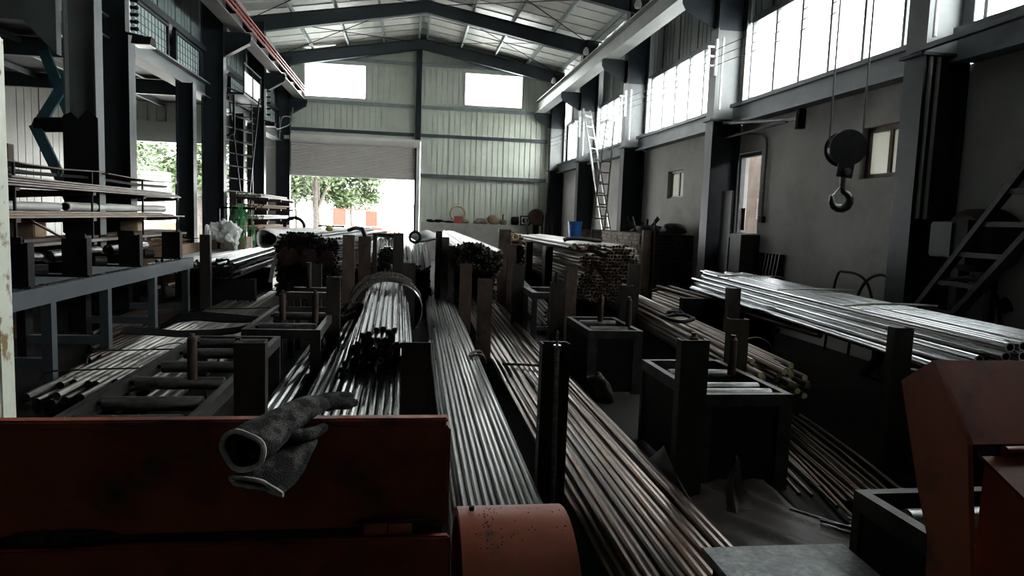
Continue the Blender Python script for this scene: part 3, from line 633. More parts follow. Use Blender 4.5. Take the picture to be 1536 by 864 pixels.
heap_bundle('bundled_pipe', 'dark pipe in the small round bundle on the front of the sloping silvery stack', 'steel pipe', 'pipes in the small round bundle',
            .019, (-.30, .93), .15, .15, 11.35, 11.72, [dark_bar, bar_end, pipe_bore], True, yj=.03, n=8)
stack_stuff('bar_stack', 'large dark stack with blackish red ends left of the door axis, upper tiers', 'bar stack', .021, -1.98, -.98, .74, 15, 10.9, 17.0, [steel_bar, pipe_bore], dx=.55, yj=.35, profile=lambda t: .82+.18*math.sin(PI*min(1, t*1.3)))
for k, (cx, cz) in enumerate(((-1.75, .92), (-1.45, .90), (-1.18, .88))):
    m = MB()
    for i in range(-4, 5):
        for j in range(-4, 5):
            x = (i+.5*(j % 2))*.042; z = j*.037
            if x*x+z*z < .0169: m.tube([(cx+x, 10.78+random.uniform(0, .06), cz+z), (cx+x, 10.98, cz+z)], .02, 6); m.mi[-1] = m.mi[-2] = 1
    stuff(tag(m.build('bundle_end', [dred_bar, dred_bar]), ('left', 'middle', 'right')[k]+' dark red bundle end showing in the large dark stack', 'bar stack'))
stack_stuff('bar_stack', 'large dark stack left of the door axis, lower tiers', 'bar stack', .022, -2.0, -.98, .12, 16, 11.1, 16.5, [black_steel, pipe_bore], yj=.25)
# left-middle pipes by the grey rack end
heap_bundle('steel_pipe', 'grey open-ended pipe in the loose bundle at the far end of the grey rack', 'steel pipe', 'pipes beyond the grey rack',
            .022, (-2.52, .76), .22, .15, 9.9, 14.2, [dark_bar, bar_end, pipe_bore], True, dx=.42, dz=.18, yj=.6, n=8)
stack_stuff('bar_stack', 'pale bars lying flat under the white sack beyond the grey rack', 'bar stack', .025, -3.6, -2.85, .66, 4, 10.4, 14.5, [steel_bar, pipe_bore], yj=.7)
tag(MB().box(-3.7, -2.2, 12.0, 12.15, 0, .655).build('bearer', black_steel), 'dark bearer under the bars beyond the grey rack', 'bearer')
tag(MB().box(-2.9, -2.15, 10.5, 10.62, 0, .60).build('bearer', black_steel), 'dark bearer under the loose pipes beyond the grey rack', 'bearer')
stack_stuff('flat_bar_pile', 'brown flat bars and sheets lying low behind the grey rack', 'bar stack', .034, -3.60, -3.02, .01, 3, 7.6, 13.5, [rust_bar, rust_bar], yj=2.0, n=6)
stack_stuff('flat_bar_pile', 'brown bars on the floor between grey rack and left bundle', 'bar stack', .03, -3.05, -2.70, .02, 3, 6.5, 14.0, [rust_bar, rust_bar], yj=1.5, n=6)

# binding wires and straps over the near bundles
for k, (xa, xb, y, lb) in enumerate(((-2.68, -1.74, 5.6, 'binding wire round the near end of the long left bundle'), (-2.68, -1.74, 6.4, 'looped binding wire over the long left bundle'), (-2.68, -1.74, 9.2, 'binding wire over the middle of the long left bundle'), (-2.68, -1.74, 11.4, 'binding wire at the far end of the long left bundle'))):
    tie(lb, loop(xa, xb, .10, .305, y, .35, .012), .007, wire_m, closed=False)
tie('curled wire tail standing on the long left bundle', [(-2.3, 6.1, .31), (-2.2, 6.3, .36), (-2.0, 6.5, .40), (-1.9, 6.55, .34), (-1.95, 6.3, .31)], .006, wire_m, closed=False)
tie('rope tied across the flat centre bundle beside the tall brown post', [(.60, 6.3, .335), (.66, 6.32, .345), (.72, 6.35, .33), (.76, 6.42, .25), (.72, 6.5, .335), (.66, 6.45, .35), (.61, 6.4, .34)], .012, rope_m, 'rope_tie')
tie('rope tied across the wide brownish bundle', [(.90, 6.3, .262), (1.05, 6.25, .27), (1.25, 6.2, .27), (1.45, 6.25, .25)], .012, rope_m, 'rope_tie', closed=False)
tie('knotted wire clump on the bars beyond the middle roller table', [(3.05+.1*math.cos(t*1.3), 7.6+.09*math.sin(t*1.7), .60+.03*math.sin(t*2.3)) for t in range(12)], .012, wire_m)
tie('rusty wire tangle on the floor right of the middle roller table', [(2.95+.10*math.cos(t*1.9), 7.6+.09*math.sin(t*1.3), .06+.05*math.sin(t*2.1)) if False else (2.38+.08*math.cos(t*1.9), 6.02+.07*math.sin(t*1.3), .06+.05*math.sin(t*2.1)) for t in range(12)], .008, rust_end)
tie('black hose loop on the bars right of the middle roller table', [(2.85+.16*math.cos(t*PI/8), 7.0+.22*math.sin(t*PI/8), .62+.01*math.sin(t)) for t in range(16)], .02, black_rub, 'hose_loop')
tie('thin wire hoop over the bright ended bars', arc((2.95, 5.5, .50), .17, 0, 180, 8, 'xz'), .007, wire_m, closed=False)
# rope coil and sling round the raised ends of the propped pipes
rc = thing('rope_coil', 'dark twisted rope coil under and over the far ends of the propped pipes', 'rope', (-.2, 8.2, .5))
def strand(path, r, ph, tw, n=90):
    out = []
    for i in range(n+1):
        t = i/n; p = path(t); a = ph+tw*t*2*PI; out.append((p[0]+r*math.cos(a)*.6, p[1]+r*math.cos(a)*.6, p[2]+r*math.sin(a)))
    return out
def rp1(t): a = lerp(185, 10, t); return (-.22+.40*math.cos(R(a)), 8.35+.35*t, .52+.31*math.sin(R(a)))
def rp2(t): return (-.70+.42*t, 7.7+.45*math.sin(t*3), .40+.16*math.sin(t*4.5))
def rp3(t): return (-.66+.16*math.cos(t*6.3), 8.0+.5*math.sin(t*6.3), .46+.05*math.sin(t*9))
def rp4(t): a = lerp(180, 40, t); return (-.24+.41*math.cos(R(a)), 8.75+.2*t, .54+.31*math.sin(R(a)))
for pth, rr in ((rp1, .026), (rp2, .028), (rp3, .028), (rp4, .024)):
    for ph in (0, 2.1, 4.2): MB().tube(strand(pth, rr, ph, 14), rr*.75, 6).build('strand', rope_m, rc)
tie('thin steel wire hoop round the right of the propped pipes', arc((-.10, 8.2, .50), .30, 80, -50, 10, 'xz'), .009, galv, closed=False)

# ================================================================ RACK POSTS
def rack_post(label, x, y, h, w=.15, d=.075, m=None, op=1, name='rack_post', base=True):
    """upright steel channel; op=1 the web faces the camera, op=-1 the open side does"""
    t = thing(name, label, 'post', (x, y, 0), 'rack posts'); s = .01
    ya, yb = y-d/2, y+d/2; b = MB()
    if op > 0: pl = [(x-w/2, ya), (x+w/2, ya), (x+w/2, yb), (x+w/2-s, yb), (x+w/2-s, ya+s), (x-w/2+s, ya+s), (x-w/2+s, yb), (x-w/2, yb)]
    else: pl = [(x-w/2, yb), (x-w/2, ya), (x-w/2+s, ya), (x-w/2+s, yb-s), (x+w/2-s, yb-s), (x+w/2-s, ya), (x+w/2, ya), (x+w/2, yb)]
    b.prism(pl, 'z', .012, h); b.build('upright', m or post_steel, t)
    MB().box(x-w/2-.04, x+w/2+.04, y-d/2-.04, y+d/2+.04, 0, .012).build('foot_plate', black_steel, t)
    return t
P = rack_post
P('black channel post behind the orange cover beside the knit glove', -.76, 3.62, .94)
P('brown-black channel post rising behind the orange cover under the propped pipe ends', .06, 3.62, .95)
P('open channel post with a thin pointed rod standing in it, centre front', .76, 3.45, .98, op=-1, w=.145)
P('tall black channel post in front of the right roller table', 1.61, 3.70, .96, w=.165)
P('olive stained square post behind the right roller table', 2.45, 4.85, .92, w=.15, m=post_olive)
P('dark post at the far corner of the second left roller table', -.69, 6.95, .98, w=.13)
P('brown-black post behind the raised ends of the propped pipes', .035, 9.95, .93, w=.2)
P('slim rusty post right of the flat centre bundle', .80, 7.05, .985, w=.145, m=post_rust)
P('brown post in front of the open frame right of centre', 1.555, 7.05, .965, w=.15)
P('dark post behind the middle roller table, taller guide beside it', 2.36, 7.25, .93, w=.15)
P('tall dark post beyond the middle roller table', 2.78, 8.3, 1.10, w=.14)
P('grey-brown post standing in front of the tall pale ended bar stack', .775, 9.1, 1.0, w=.16, m=post_rust)
P('grey post left of the open frame', 1.47, 9.1, 1.0, w=.15)
P('brown post left of the rusty tube ends', 2.03, 8.45, 1.04, w=.14, m=post_rust)
P('dark post in the right lane beneath the far end of the bright tubes', 3.46, 7.0, .95, w=.14)
P('black post beside the near part of the bright tube stack', 3.13, 4.0, 1.0, w=.13)
P('black post left of the silvery stacks before the door', -.12, 11.0, 1.32, w=.16, d=.1)
P('brown plate post at the right of the large dark stack', -.84, 10.6, 1.28, w=.17, m=post_rust)
P('second brown post behind the large dark stack corner', -.65, 11.3, 1.24, w=.19, m=post_rust)
P('slim black post between the brown posts and silvery stack', -.47, 10.8, 1.31, w=.06)
P('tallest black step of the stepped post left of the pale ended stack', .50, 11.0, 1.37, w=.10)
P('middle black step of the stepped post left of the pale ended stack', .60, 10.9, 1.28, w=.11)
P('lowest black step of the stepped post left of the pale ended stack', .67, 10.45, 1.17, w=.09)
P('reddish brown post behind the pale ended stack', 1.62, 11.6, 1.42, w=.2, m=post_rust)
P('brown post right of the pale ended stack', 1.60, 10.6, 1.20, w=.13, m=post_rust)
P('black post against the side of the rusty tube stack, far one', 2.30, 13.1, 1.18, w=.12, d=.22)
P('black post against the side of the rusty tube stack, near one', 2.28, 11.2, 1.18, w=.12, d=.26)
P('dark brown post in front of the sooty bunker face', 3.62, 10.2, 1.50, w=.18, m=post_rust, op=-1)
P('dark post in front of the white sack beyond the grey rack', -2.62, 9.75, 1.25, w=.13, m=post_steel)
P('small dark post beyond the second left roller table', -1.12, 9.0, .95, w=.16)
rd = thing('pointed_rod', 'thin pointed steel rod standing inside the open channel post', 'rod', (.76, 3.43, 0))
MB().tube([(.770, 3.385, .0), (.760, 3.40, .95), (.760, 3.40, .97), (.759, 3.40, 1.04), (.759, 3.40, 1.05)], [.013, .013, .007, .007, .003], 10).build('rod', roller_steel, rd)
MB().lathe((.760, 3.40, .965), [(.001, 0), (.02, 0), (.02, .012), (.001, .012)], 8).build('collar', galv, rd)

# ================================================================ ROLLER TABLES
def roller_table(label, x0, x1, y0, y1, zt, rollers, posts, fm=None, xdrift=0, legs=True, tray=False):
    t = thing('roller_table', label, 'roller table', ((x0+x1)/2, (y0+y1)/2, 0), 'roller tables'); fm = fm or frame_steel
    w, h = .045, .075
    MB().box(x0, x0+w, y0, y1, zt-h, zt).build('side_rail', fm, t); MB().box(x1-w, x1, y0, y1, zt-h, zt).build('side_rail', fm, t)
    MB().box(x0+w, x1-w, y0, y0+w, zt-h, zt).build('end_rail', fm, t); MB().box(x0+w, x1-w, y1-w, y1, zt-h, zt).build('end_rail', fm, t)
    for y in rollers:
        ro = MB().lathe((0, 0, 0), [(.001, x0+w+.03), (.038, x0+w+.03), (.038, x0+w+.035), (.038, x1-w-.035), (.038, x1-w-.03), (.001, x1-w-.03)], 16, 'x')
        ro.v = [(a, b+y, c+zt-.035) for a, b, c in ro.v]; r_ = ro.build('roller', roller_steel, t)
        MB().cyl((x0+w-.002, y, zt-.035), (x0+w+.03, y, zt-.035), .012, 8).cyl((x1-w-.03, y, zt-.035), (x1-w+.002, y, zt-.035), .012, 8).build('axle', black_steel, r_)
    if legs:
        for x in (x0, x1-w):
            for y in (y0, y1-w):
                MB().box(x if x == x0 else x+w-.085, x+.085 if x == x0 else x+w, y, y+w, 0, zt-h).build('leg', fm, t)
    if tray:
        MB().box(x0+.02, x1-.02, y0+.012, y0+.02, .02, zt-h).build('front_panel', black_steel, t); MB().box(x0+.012, x0+.02, y0+.05, y1-.05, .02, zt-h).build('side_panel', black_steel, t)
    for (x, y, h2) in posts:
        p = MB().lathe((x, y, zt-.005), [(.001, 0), (.028, 0), (.028, h2-.02), (.022, h2-.015), (.022, h2-.008), (.016, h2-.006), (.016, h2+.012), (.001, h2+.012)], 14).build('guide_roller', post_rust, t)
    return t
roller_table('long left roller table with worn rollers behind the orange cover', -1.62, -.98, 3.3, 5.75, .60, (3.5, 3.85, 4.3, 4.75, 5.2, 5.6), ((-1.23, 4.28, .26), (-.93, 4.1, .27)))
roller_table('second left roller table farther back, with two guide rollers', -1.34, -.70, 6.0, 7.5, .61, (6.35, 7.05), ((-1.11, 6.6, .26), (-.80, 6.45, .28)))
roller_table('right roller table with three rollers and a guide roller in front of the olive post', 1.74, 2.34, 3.86, 4.90, .60, (4.0, 4.16, 4.55), ((2.21, 4.42, .26), (1.83, 4.2, .31)), tray=True)
roller_table('middle roller table with two guide rollers, right of centre', 1.68, 2.20, 6.2, 7.12, .60, (6.45, 6.85), ((1.96, 6.82, .26), (2.15, 6.5, .28)), tray=True)
roller_table('low right roller table half hidden by the right orange machine', 1.74, 2.36, 1.7, 2.40, .60, (1.92, 2.2), ((2.10, 2.45, .26),), tray=True)
of = thing('open_frame', 'small open steel frame stand right of centre', 'frame', (1.62, 8.7, 0))
for (x, y) in ((1.56, 8.35), (1.90, 8.35), (1.56, 9.0), (1.90, 9.0)): MB().box(x-.03, x+.03, y-.03, y+.03, 0, .64).build('leg', frame_steel, of)
MB().box(1.52, 1.94, 8.31, 8.39, .64, .72).box(1.52, 1.60, 8.39, 9.04, .64, .72).box(1.86, 1.94, 8.39, 9.04, .64, .72).box(1.60, 1.86, 8.96, 9.04, .64, .72).build('top_frame', frame_steel, of)
MB().box(1.59, 1.87, 8.33, 8.37, .25, .30).build('tie_bar', frame_steel, of)
MB().cyl((1.9, 8.7, .71), (1.9, 8.7, .95), .025, 10).build('guide_roller', post_steel, of)
# far small frame by the left table posts
f2 = thing('open_frame', 'small dark frame stand at the far end of the second left table', 'frame', (-1.0, 8.0, 0))
for (x, y) in ((-1.22, 7.8), (-.86, 7.8), (-1.22, 8.3), (-.86, 8.3)): MB().box(x-.03, x+.03, y-.03, y+.03, 0, .66).build('leg', post_steel, f2)
MB().box(-1.26, -.82, 7.76, 7.84, .66, .73).build('top_bar', post_steel, f2); MB().box(-1.26, -.82, 8.26, 8.34, .66, .73).build('top_bar', post_steel, f2)
MB().cyl((-1.1, 8.28, .72), (-1.1, 8.28, 1.02), .028, 10).build('guide_roller', post_steel, f2)
tag(MB().box(.95, 2.0, 10.9, 11.05, .0, .12).build('timber', wood), 'pale timber lying on the floor behind the open frame, near one', 'timber')
tag(MB().box(1.5, 2.2, 11.2, 11.3, .0, .16).build('timber', wood), 'pale timber lying on the floor behind the open frame, far one', 'timber')

# sagging belts across the left bundle
bl = thing('belt_strip', 'curled dark steel strips lying across the left bundle near the second table', 'strip', (-1.9, 6.9, .25))
def ribbon(path, w, th, wd=(0, 1, 0)):
    m = MB(); o = len(m.v); wd = Vector(wd)
    for p, s in path:
        p = Vector(p)
        for a, b in ((-1, -1), (1, -1), (1, 1), (-1, 1)): m.v.append(tuple(p+wd*w*s*a/2+Vector((0, 0, th*b/2))))
    for i in range(len(path)-1):
        for j in range(4): m.f.append((o+i*4+j, o+i*4+(j+1) % 4, o+i*4+4+(j+1) % 4, o+i*4+4+j)); m.mi.append(0)
    m.f += [(o, o+1, o+2, o+3), tuple(o+(len(path)-1)*4+j for j in (3, 2, 1, 0))]; m.mi += [0, 0]
    return m
ribbon([((-2.52, 6.7, .47), .9), ((-2.35, 6.8, .45), .9), ((-2.1, 6.85, .42), .9), ((-1.8, 6.85, .43), 1), ((-1.55, 6.8, .47), .9), ((-1.36, 6.75, .54), .6)], .10, .012, (0, .9, .44)).build('strip', black_steel, bl)
ribbon([((-2.30, 7.0, .46), .6), ((-2.15, 7.0, .54), .9), ((-1.95, 7.0, .57), 1), ((-1.7, 6.95, .56), 1), ((-1.5, 6.9, .56), .8), ((-1.32, 6.85, .57), .4)], .12, .012, (0, .85, .52)).build('strip', black_steel, bl)
MB().box(-2.0, -1.9, 6.82, 6.92, .25, .42).build('prop', black_steel, bl)

# ================================================================ GREY STANCHION RACK ON THE LEFT
gr = thing('stanchion_rack', 'blue grey steel rack of short legs and upright plates at left', 'rack', (-3.1, 7.7, 0))
MB().box(-2.98, -2.90, 5.0, 10.2, .77, .915).build('front_beam', rack_grey, gr)
MB().box(-3.72, -3.64, 5.0, 10.2, .77, .915).build('rear_beam', rack_grey, gr)
for y in (6.3, 7.42, 8.72, 9.98):
    MB().box(-2.98, -2.90, y-.045, y+.045, 0, .77).build('leg', rack_grey, gr); MB().box(-3.72, -3.64, y-.07, y+.07, 0, .77).build('leg', black_steel, gr)
    MB().box(-3.64, -2.98, y-.04, y+.04, .22, .30).build('cross_tie', rack_grey, gr)
for y in (6.02, 7.05, 8.35, 9.75):
    MB().box(-3.70, -2.92, y-.03, y+.03, .915, .935).build('deck_bar', black_steel, gr)
    u = MB().box(-3.16, -2.93, y-.012, y+.012, .935, 1.27).box(-2.945, -2.925, y-.05, y+.05, .935, 1.28); u.build('upright_plate', [black_steel], gr)
    MB().box(-3.70, -3.5, y-.012, y+.012, .935, 1.27).build('upright_plate', black_steel, gr)
for k, (y0, y1, lb) in enumerate(((5.0, 5.9, 'nearest'), (6.1, 6.95, 'second'), (7.15, 8.2, 'third'), (8.5, 9.6, 'farthest'))):
    rl = thing('rack_roller', 'black pipe roller lying along the grey rack, %s of the four' % lb, 'roller', (-3.3, (y0+y1)/2, 1.0))
    MB().tube([(-3.33, y0, 1.09), (-3.33, y1, 1.09)], .06, 14).build('barrel', dark_bar, rl)
    for y in (y0+.06, y1-.08):
        MB().box(-3.45, -3.21, y-.03, y+.03, .935, 1.04).build('saddle', black_steel, rl)
    MB().tube([(-3.24, y1-.25, 1.0), (-3.15, y1-.2, 1.0)], .05, 10).build('side_wheel', frame_steel, rl); MB().tube([(-3.24, y0+.25, 1.0), (-3.15, y0+.25, 1.0)], .05, 10).build('side_wheel', frame_steel, rl)
stuff(tag((lambda m: [m.box(x, x+random.uniform(.008, .02), y, y+random.uniform(.008, .02), .916, .916+random.uniform(.004, .014)) for x, y in [(random.uniform(-2.98, -2.94), random.uniform(5.2, 9.9)) for _ in range(90)]] and m)(MB()).build('scrap_chips', frame_steel), 'metal crumbs along the top of the grey rack beam', 'scrap'))
tag(MB().tube([(-3.05, 5.75, .62), (-3.0, 5.6, .66), (-2.97, 5.58, .6), (-2.96, 5.56, .2), (-2.96, 5.55, .02)], .022, 8).build('bent_pipe', galv_end), 'bent grey pipe hanging beside the nearest leg of the grey rack', 'pipe')

# ================================================================ CANTILEVER SHELVES, LEFT
ct = thing('cantilever_rack', 'rusty cantilever rack with arms carrying sheets and tubes, left wall side', 'rack', (-4.2, 9.4, 0))
for y in (7.25, 8.9, 10.5, 11.95):
    MB().box(-4.62 if y > 9.6 or y < 9 else -4.62, -4.5, y-.06, y+.06, 0, 2.25).build('upright', brown_steel, ct)
    for z in (1.16, 1.44, 1.74): MB().prism([(-4.5, z-.10), (-3.62, z-.04), (-3.62, z), (-4.5, z)], 'y', y-.04, y+.04).build('arm', brown_steel, ct)
    MB().box(-3.66, -3.64, y-.012, y+.012, 1.0, 1.97).build('front_tie', black_steel, ct)
def sheet(name, label, x0, x1, path, th, m, cat='sheet'):
    """plate whose long edge follows path (y, z)"""
    b = MB(); n = len(path)
    for y, z in path: b.v += [(x0, y, z), (x1, y, z), (x1, y, z+th), (x0, y, z+th)]
    for i in range(n-1):
        for j in range(4): b.f.append((i*4+j, i*4+(j+1) % 4, i*4+4+(j+1) % 4, i*4+4+j)); b.mi.append(0)
    b.f += [(0, 1, 2, 3), tuple((n-1)*4+j for j in (3, 2, 1, 0))]; b.mi += [0, 0]
    return tag(b.build(name, m), label, cat)
for k in range(2):
    y0, y1 = ((6.6, 9.2), (9.3, 12.0))[k]
    sheet('bowed_plate', 'thin brown plate bowed on top of the cantilever rack, %s one' % ('near', 'far')[k], -4.03, -3.62, [(y0, 1.99-.02*k), (lerp(y0, y1, .3), 1.955), (lerp(y0, y1, .6), 1.95), (y1, 1.985)], .012, brown_steel)
    sheet('edge_plate', 'narrow dark plate standing under the bowed plate, %s one' % ('near', 'far')[k], -4.02, -3.8, [(y0+.1, 1.90), (lerp(y0, y1, .5), 1.88), (y1, 1.90)], .03, black_steel)
for k in range(4):
    sheet('sheet_steel', ('lowest', 'second lowest', 'second highest', 'highest')[k]+' sheet of the pale pile on the upper cantilever arms', -4.03, -3.56+.02*(k % 2), [(6.7+.1*k, 1.745+k*.024), (8.2, 1.742+k*.022), (10.0, 1.742+k*.02), (11.9-.15*k, 1.742+k*.018)], .016, sheet_steel)
for k in range(3):
    sheet('flat_board', ('lower', 'middle', 'upper')[k]+' brown board on the middle cantilever arms', -4.03+.02*k, -3.60-.01*k, [(6.8, 1.442+k*.024), (12.2-.5*k, 1.442+k*.022)], .02, wood if k == 1 else sheet_steel, 'board')
for k, (x, y0, y1, r) in enumerate(((-3.75, 6.7, 8.3, .045), (-3.74, 8.45, 11.6, .05), (-3.90, 8.9, 11.9, .045))):
    lay('pale_tube', bar_mesh('pale_tube', r, y1-y0, [pale_tube, pale_tube, pipe_bore], True, n=14), (x, y0, 1.512+r), 0, 0, ('short white tube at the near end of the middle cantilever arms', 'long pale tube on the front of the middle cantilever arms', 'long pale tube at the back of the middle cantilever arms')[k], 'tube', None)
for k in range(2):
    sheet('flat_bar', ('lower', 'upper')[k]+' reddish flat bar on the lowest cantilever arms', -4.0, -3.6-.1*k, [(6.9+.6*k, 1.162+.035*k), (12.3, 1.162+.03*k)], .03, brown_steel if k else sheet_steel, 'bar')
tag(MB().bar((-3.75, 7.7, 1.42), (-3.7, 8.35, 1.20), .04, .012).build('offcut_strip', sheet_steel), 'slanted offcut strip between the two lower cantilever arms', 'offcut')
for x, y, z, s, lb in ((-4.0, 8.2, 1.225, .13, 'near'), (-4.1, 9.6, 1.225, .16, 'middle'), (-4.05, 11.2, 1.225, .12, 'far')):
    tag(MB().box(x-.12, x+.12, y-s, y+s, z, z+.16).build('scrap_block', black_steel if s > .14 else card, bevel=.01), '%s block lying on the lowest cantilever shelf' % lb, 'block')
tag(MB().tube(arc((-3.68, 8.2, 1.93), .05, 20, 340, 10, 'yz'), .012, 6).build('wire_twist', wire_m), 'twisted wire on the pale sheet pile of the cantilever rack', 'wire')
pl = thing('crate', 'long brown crate filled with scrap below the cantilever rack, left of the white sack', 'crate', (-4.2, 13.3, 0))
for k in range(3): MB().box(-3.95, -3.9, 12.2, 14.6, .36+k*.2, .54+k*.2).build('slat', card, pl)
for k in range(3): MB().box(-4.7, -3.97, 12.2, 12.24, .36+k*.2, .54+k*.2).build('slat', card, pl)
MB().box(-4.7, -3.97, 12.26, 14.6, .3, .9).build('filling', wood, pl)
for y in (12.3, 13.4, 14.5): MB().box(-4.0, -3.96, y-.04, y+.04, 0, .92).build('stile', wood, pl)
mb = MB()
for i in range(46):
    x, y = random.uniform(-4.6, -4.0), random.uniform(12.3, 14.5); a = random.uniform(0, 6.28); l = random.uniform(.08, .25); z = .91+random.uniform(.01, .16)
    mb.bar((x-l*math.cos(a), y-l*math.sin(a), z), (x+l*math.cos(a), y+l*math.sin(a), z+random.uniform(-.05, .05)), .05, .015)
stuff(tag(mb.build('scrap_heap', [wood]), 'heap of wood and metal offcuts on the long brown crate', 'scrap'))
def blob(name, label, cat, c, s, m, seed, amp=.18, seg=3, parent=None, flat=0.0, fold=0.0):
    rnd = random.Random(seed); bm = bmesh.new(); bmesh.ops.create_icosphere(bm, subdivisions=seg, radius=1)
    ph = [(Vector((rnd.uniform(-1, 1), rnd.uniform(-1, 1), rnd.uniform(-1, 1)))*rnd.uniform(2, 5), rnd.uniform(0, 6)) for _ in range(6)]
    m_ = MB()
    for v in bm.verts:
        d = 1+amp*sum(math.sin(v.co.dot(k)+p) for k, p in ph)/2.2
        if fold: d -= fold*sum(abs(math.sin(v.co.dot(k)*2.1+p*3)) for k, p in ph)/6
        q = v.co*d
        z = q.z*s[2]; z = max(z, -s[2]*(1-flat))
        m_.v.append((c[0]+q.x*s[0], c[1]+q.y*s[1], c[2]+z))
    for f in bm.faces: m_.f.append(tuple(v.index for v in f.verts)); m_.mi.append(0)
    bm.free(); o = m_.build(name, m, parent, smooth=60)
    if label: tag(o, label, cat)
    return o
wb = thing('wood_box', 'brown wooden box under the white sack, left of the green straps', 'box', (-3.5, 14.3, 0))
MB().box(-3.75, -3.08, 14.1, 14.7, .05, 1.06).build('body', card, wb)
for z in (.3, .75): MB().box(-3.77, -3.06, 14.07, 14.095, z, z+.1).build('batten', wood, wb)
for x in (-3.7, -3.12): MB().box(x-.04, x+.04, 14.12, 14.68, 0, .05).build('skid', wood, wb)
sk = thing('woven_sack', 'crumpled white woven sack hanging over the brown box beside the green straps', 'sack', (-3.45, 13.8, .9))
blob('sack_body', None, None, (-3.42, 13.85, 1.17), (.36, .24, .27), white_sack, 3, .22, seg=4, fold=.55, parent=sk)
blob('sack_fold', None, None, (-3.66, 13.72, 1.03), (.11, .12, .30), white_sack, 5, .25, seg=4, fold=.5, parent=sk)
blob('sack_fold', None, None, (-3.22, 13.74, 1.02), (.15, .12, .26), white_sack, 9, .25, seg=4, fold=.5, parent=sk)
gs = thing('strap_bundle', 'bright green plastic strapping hanging in a bunch from a rack arm', 'strapping', (-2.95, 14.0, .8))
for i in range(26):
    a = random.uniform(-1, 1); b = random.uniform(-1, 1); x0 = -3.12+.1*random.uniform(-1, 1); y0 = 14.0+.08*random.uniform(-1, 1); zt = 1.62+random.uniform(-.1, .1); xe = x0+.22*random.random()+.06*a; zb = .80+random.uniform(-.05, .35)
    if i > 17: xe = x0-.18*random.random(); zb = 1.05+random.uniform(-.1, .3)
    pts = [(x0, y0, zt-.12), (lerp(x0, xe, .4), y0, zt), (lerp(x0, xe, .8), y0+.04*b, lerp(zt, zb, .35)), (xe, y0+.06*b, lerp(zt, zb, .75)), (lerp(xe, x0, .2)+.03*a, y0+.07*b, zb)]
    m = MB()
    for p in pts: m.v += [(p[0]-.008, p[1], p[2]), (p[0]+.008, p[1]+.004, p[2]), (p[0]+.008, p[1]+.007, p[2]), (p[0]-.008, p[1]+.003, p[2])]
    for q in range(4):
        for j in range(4): m.f.append((q*4+j, q*4+(j+1) % 4, q*4+4+(j+1) % 4, q*4+4+j)); m.mi.append(0)
    m.build('strap', green_strap, gs)
MB().box(-3.5, -2.85, 13.98, 14.02, 1.60, 1.64).box(-3.54, -3.5, 13.97, 14.03, 0, 1.64).build('hanger', black_steel, gs)

# second rack, before the far left column
r2 = thing('stock_rack', 'small dark rack of bundled pale rods left of the shutter door', 'rack', (-3.8, 18.8, 0))
for y in (17.15, 18.8, 20.8):
    MB().box(-4.02, -3.92, y-.05, y+.05, 0, 2.0).build('upright', brown_steel, r2)
    for z in (1.12, 1.38, 1.64, 1.88): MB().box(-3.92, -3.2, y-.04, y+.04, z-.05, z).build('arm', brown_steel, r2)
for k, (z, m, n_) in enumerate(((1.12, wood, 10), (1.38, pale_tube, 12), (1.64, card, 9), (1.88, pale_tube, 14))):
    b = MB()
    for i in range(n_*2):
        x = -3.86+(i % n_)*.6/n_+random.uniform(0, .02); y0 = 16.6+random.uniform(0, .6); zz = z+.025+(i//n_)*.045
        b.tube([(x, y0, zz), (x+random.uniform(-.03, .03), y0+random.uniform(3, 4.2), zz)], .022, 6)
    stuff(tag(b.build('rod_bundle', m), ('brown offcuts on the lowest arms of the small far left rack', 'pale rods on the second arms of the small far left rack', 'brown strips on the third arms of the small far left rack', 'white wrapped rods on the top arms of the small far left rack')[k], 'rods'))
# white wrapped bundle over the large dark stack
wr = thing('wrapped_bundle', 'pipe bundle wrapped in pale plastic film on top left of the large dark stack', 'bundle', (-1.95, 11.5, 1.2))
m = MB(); n = 18; prof = [(10.95, .15), (11.1, .165), (11.4, .15), (12.2, .16), (13.2, .15), (14.3, .13)]
for y, rr in prof:
    for j in range(n):
        t = 2*PI*j/n; w = rr*(1+.12*math.sin(3*t+y*3)); m.v.append((-2.08+w*math.cos(t)+(y-11)*.10, y, 1.17+w*math.sin(t)*.9))
for i in range(len(prof)-1):
    for j in range(n): m.f.append((i*n+j, i*n+(j+1) % n, (i+1)*n+(j+1) % n, (i+1)*n+j)); m.mi.append(0)
wf = m.build('film_wrap', white_sack, wr, smooth=60); md = wf.modifiers.new('thickness', 'SOLIDIFY'); md.thickness = .008
mb = MB()
for i in range(14): a = i*2.4; q = .02*math.sqrt(i); mb.tube([(-2.08+q*math.cos(a)*1.4, 11.12, 1.16+q*math.sin(a)*1.3), (-1.75+q*math.cos(a)*1.2, 14.2, 1.16+q*math.sin(a)*1.2)], .016, 6)
mb.build('wrapped_pipes', black_steel, wr)
MB().bar((-1.92, 11.3, 1.05), (-2.02, 11.15, .72), .08, .02).bar((-2.02, 11.15, .72), (-2.05, 11.1, .5), .06, .02).build('film_tail', white_sack, wr)
tag(MB().tube(arc((-1.86, 12.2, 1.33), .16, 0, 180, 10, 'xz'), .03, 8).build('tyre_piece', black_rub), 'black rubber hoop lying on the wrapped bundle', 'rubber')
tag(MB().box(-1.62, -1.15, 13.4, 13.46, 1.33, 1.36).build('flat_strip', black_steel), 'dark strip lying across the top of the large dark stack', 'strip')
blob('yellow_tag', 'yellow green rag on top of the large dark stack', 'rag', (-1.25, 11.9, 1.335), (.06, .06, .05), pm('yellow rag', (.42, .42, .08), (.5, .5, .12), .8), 4)
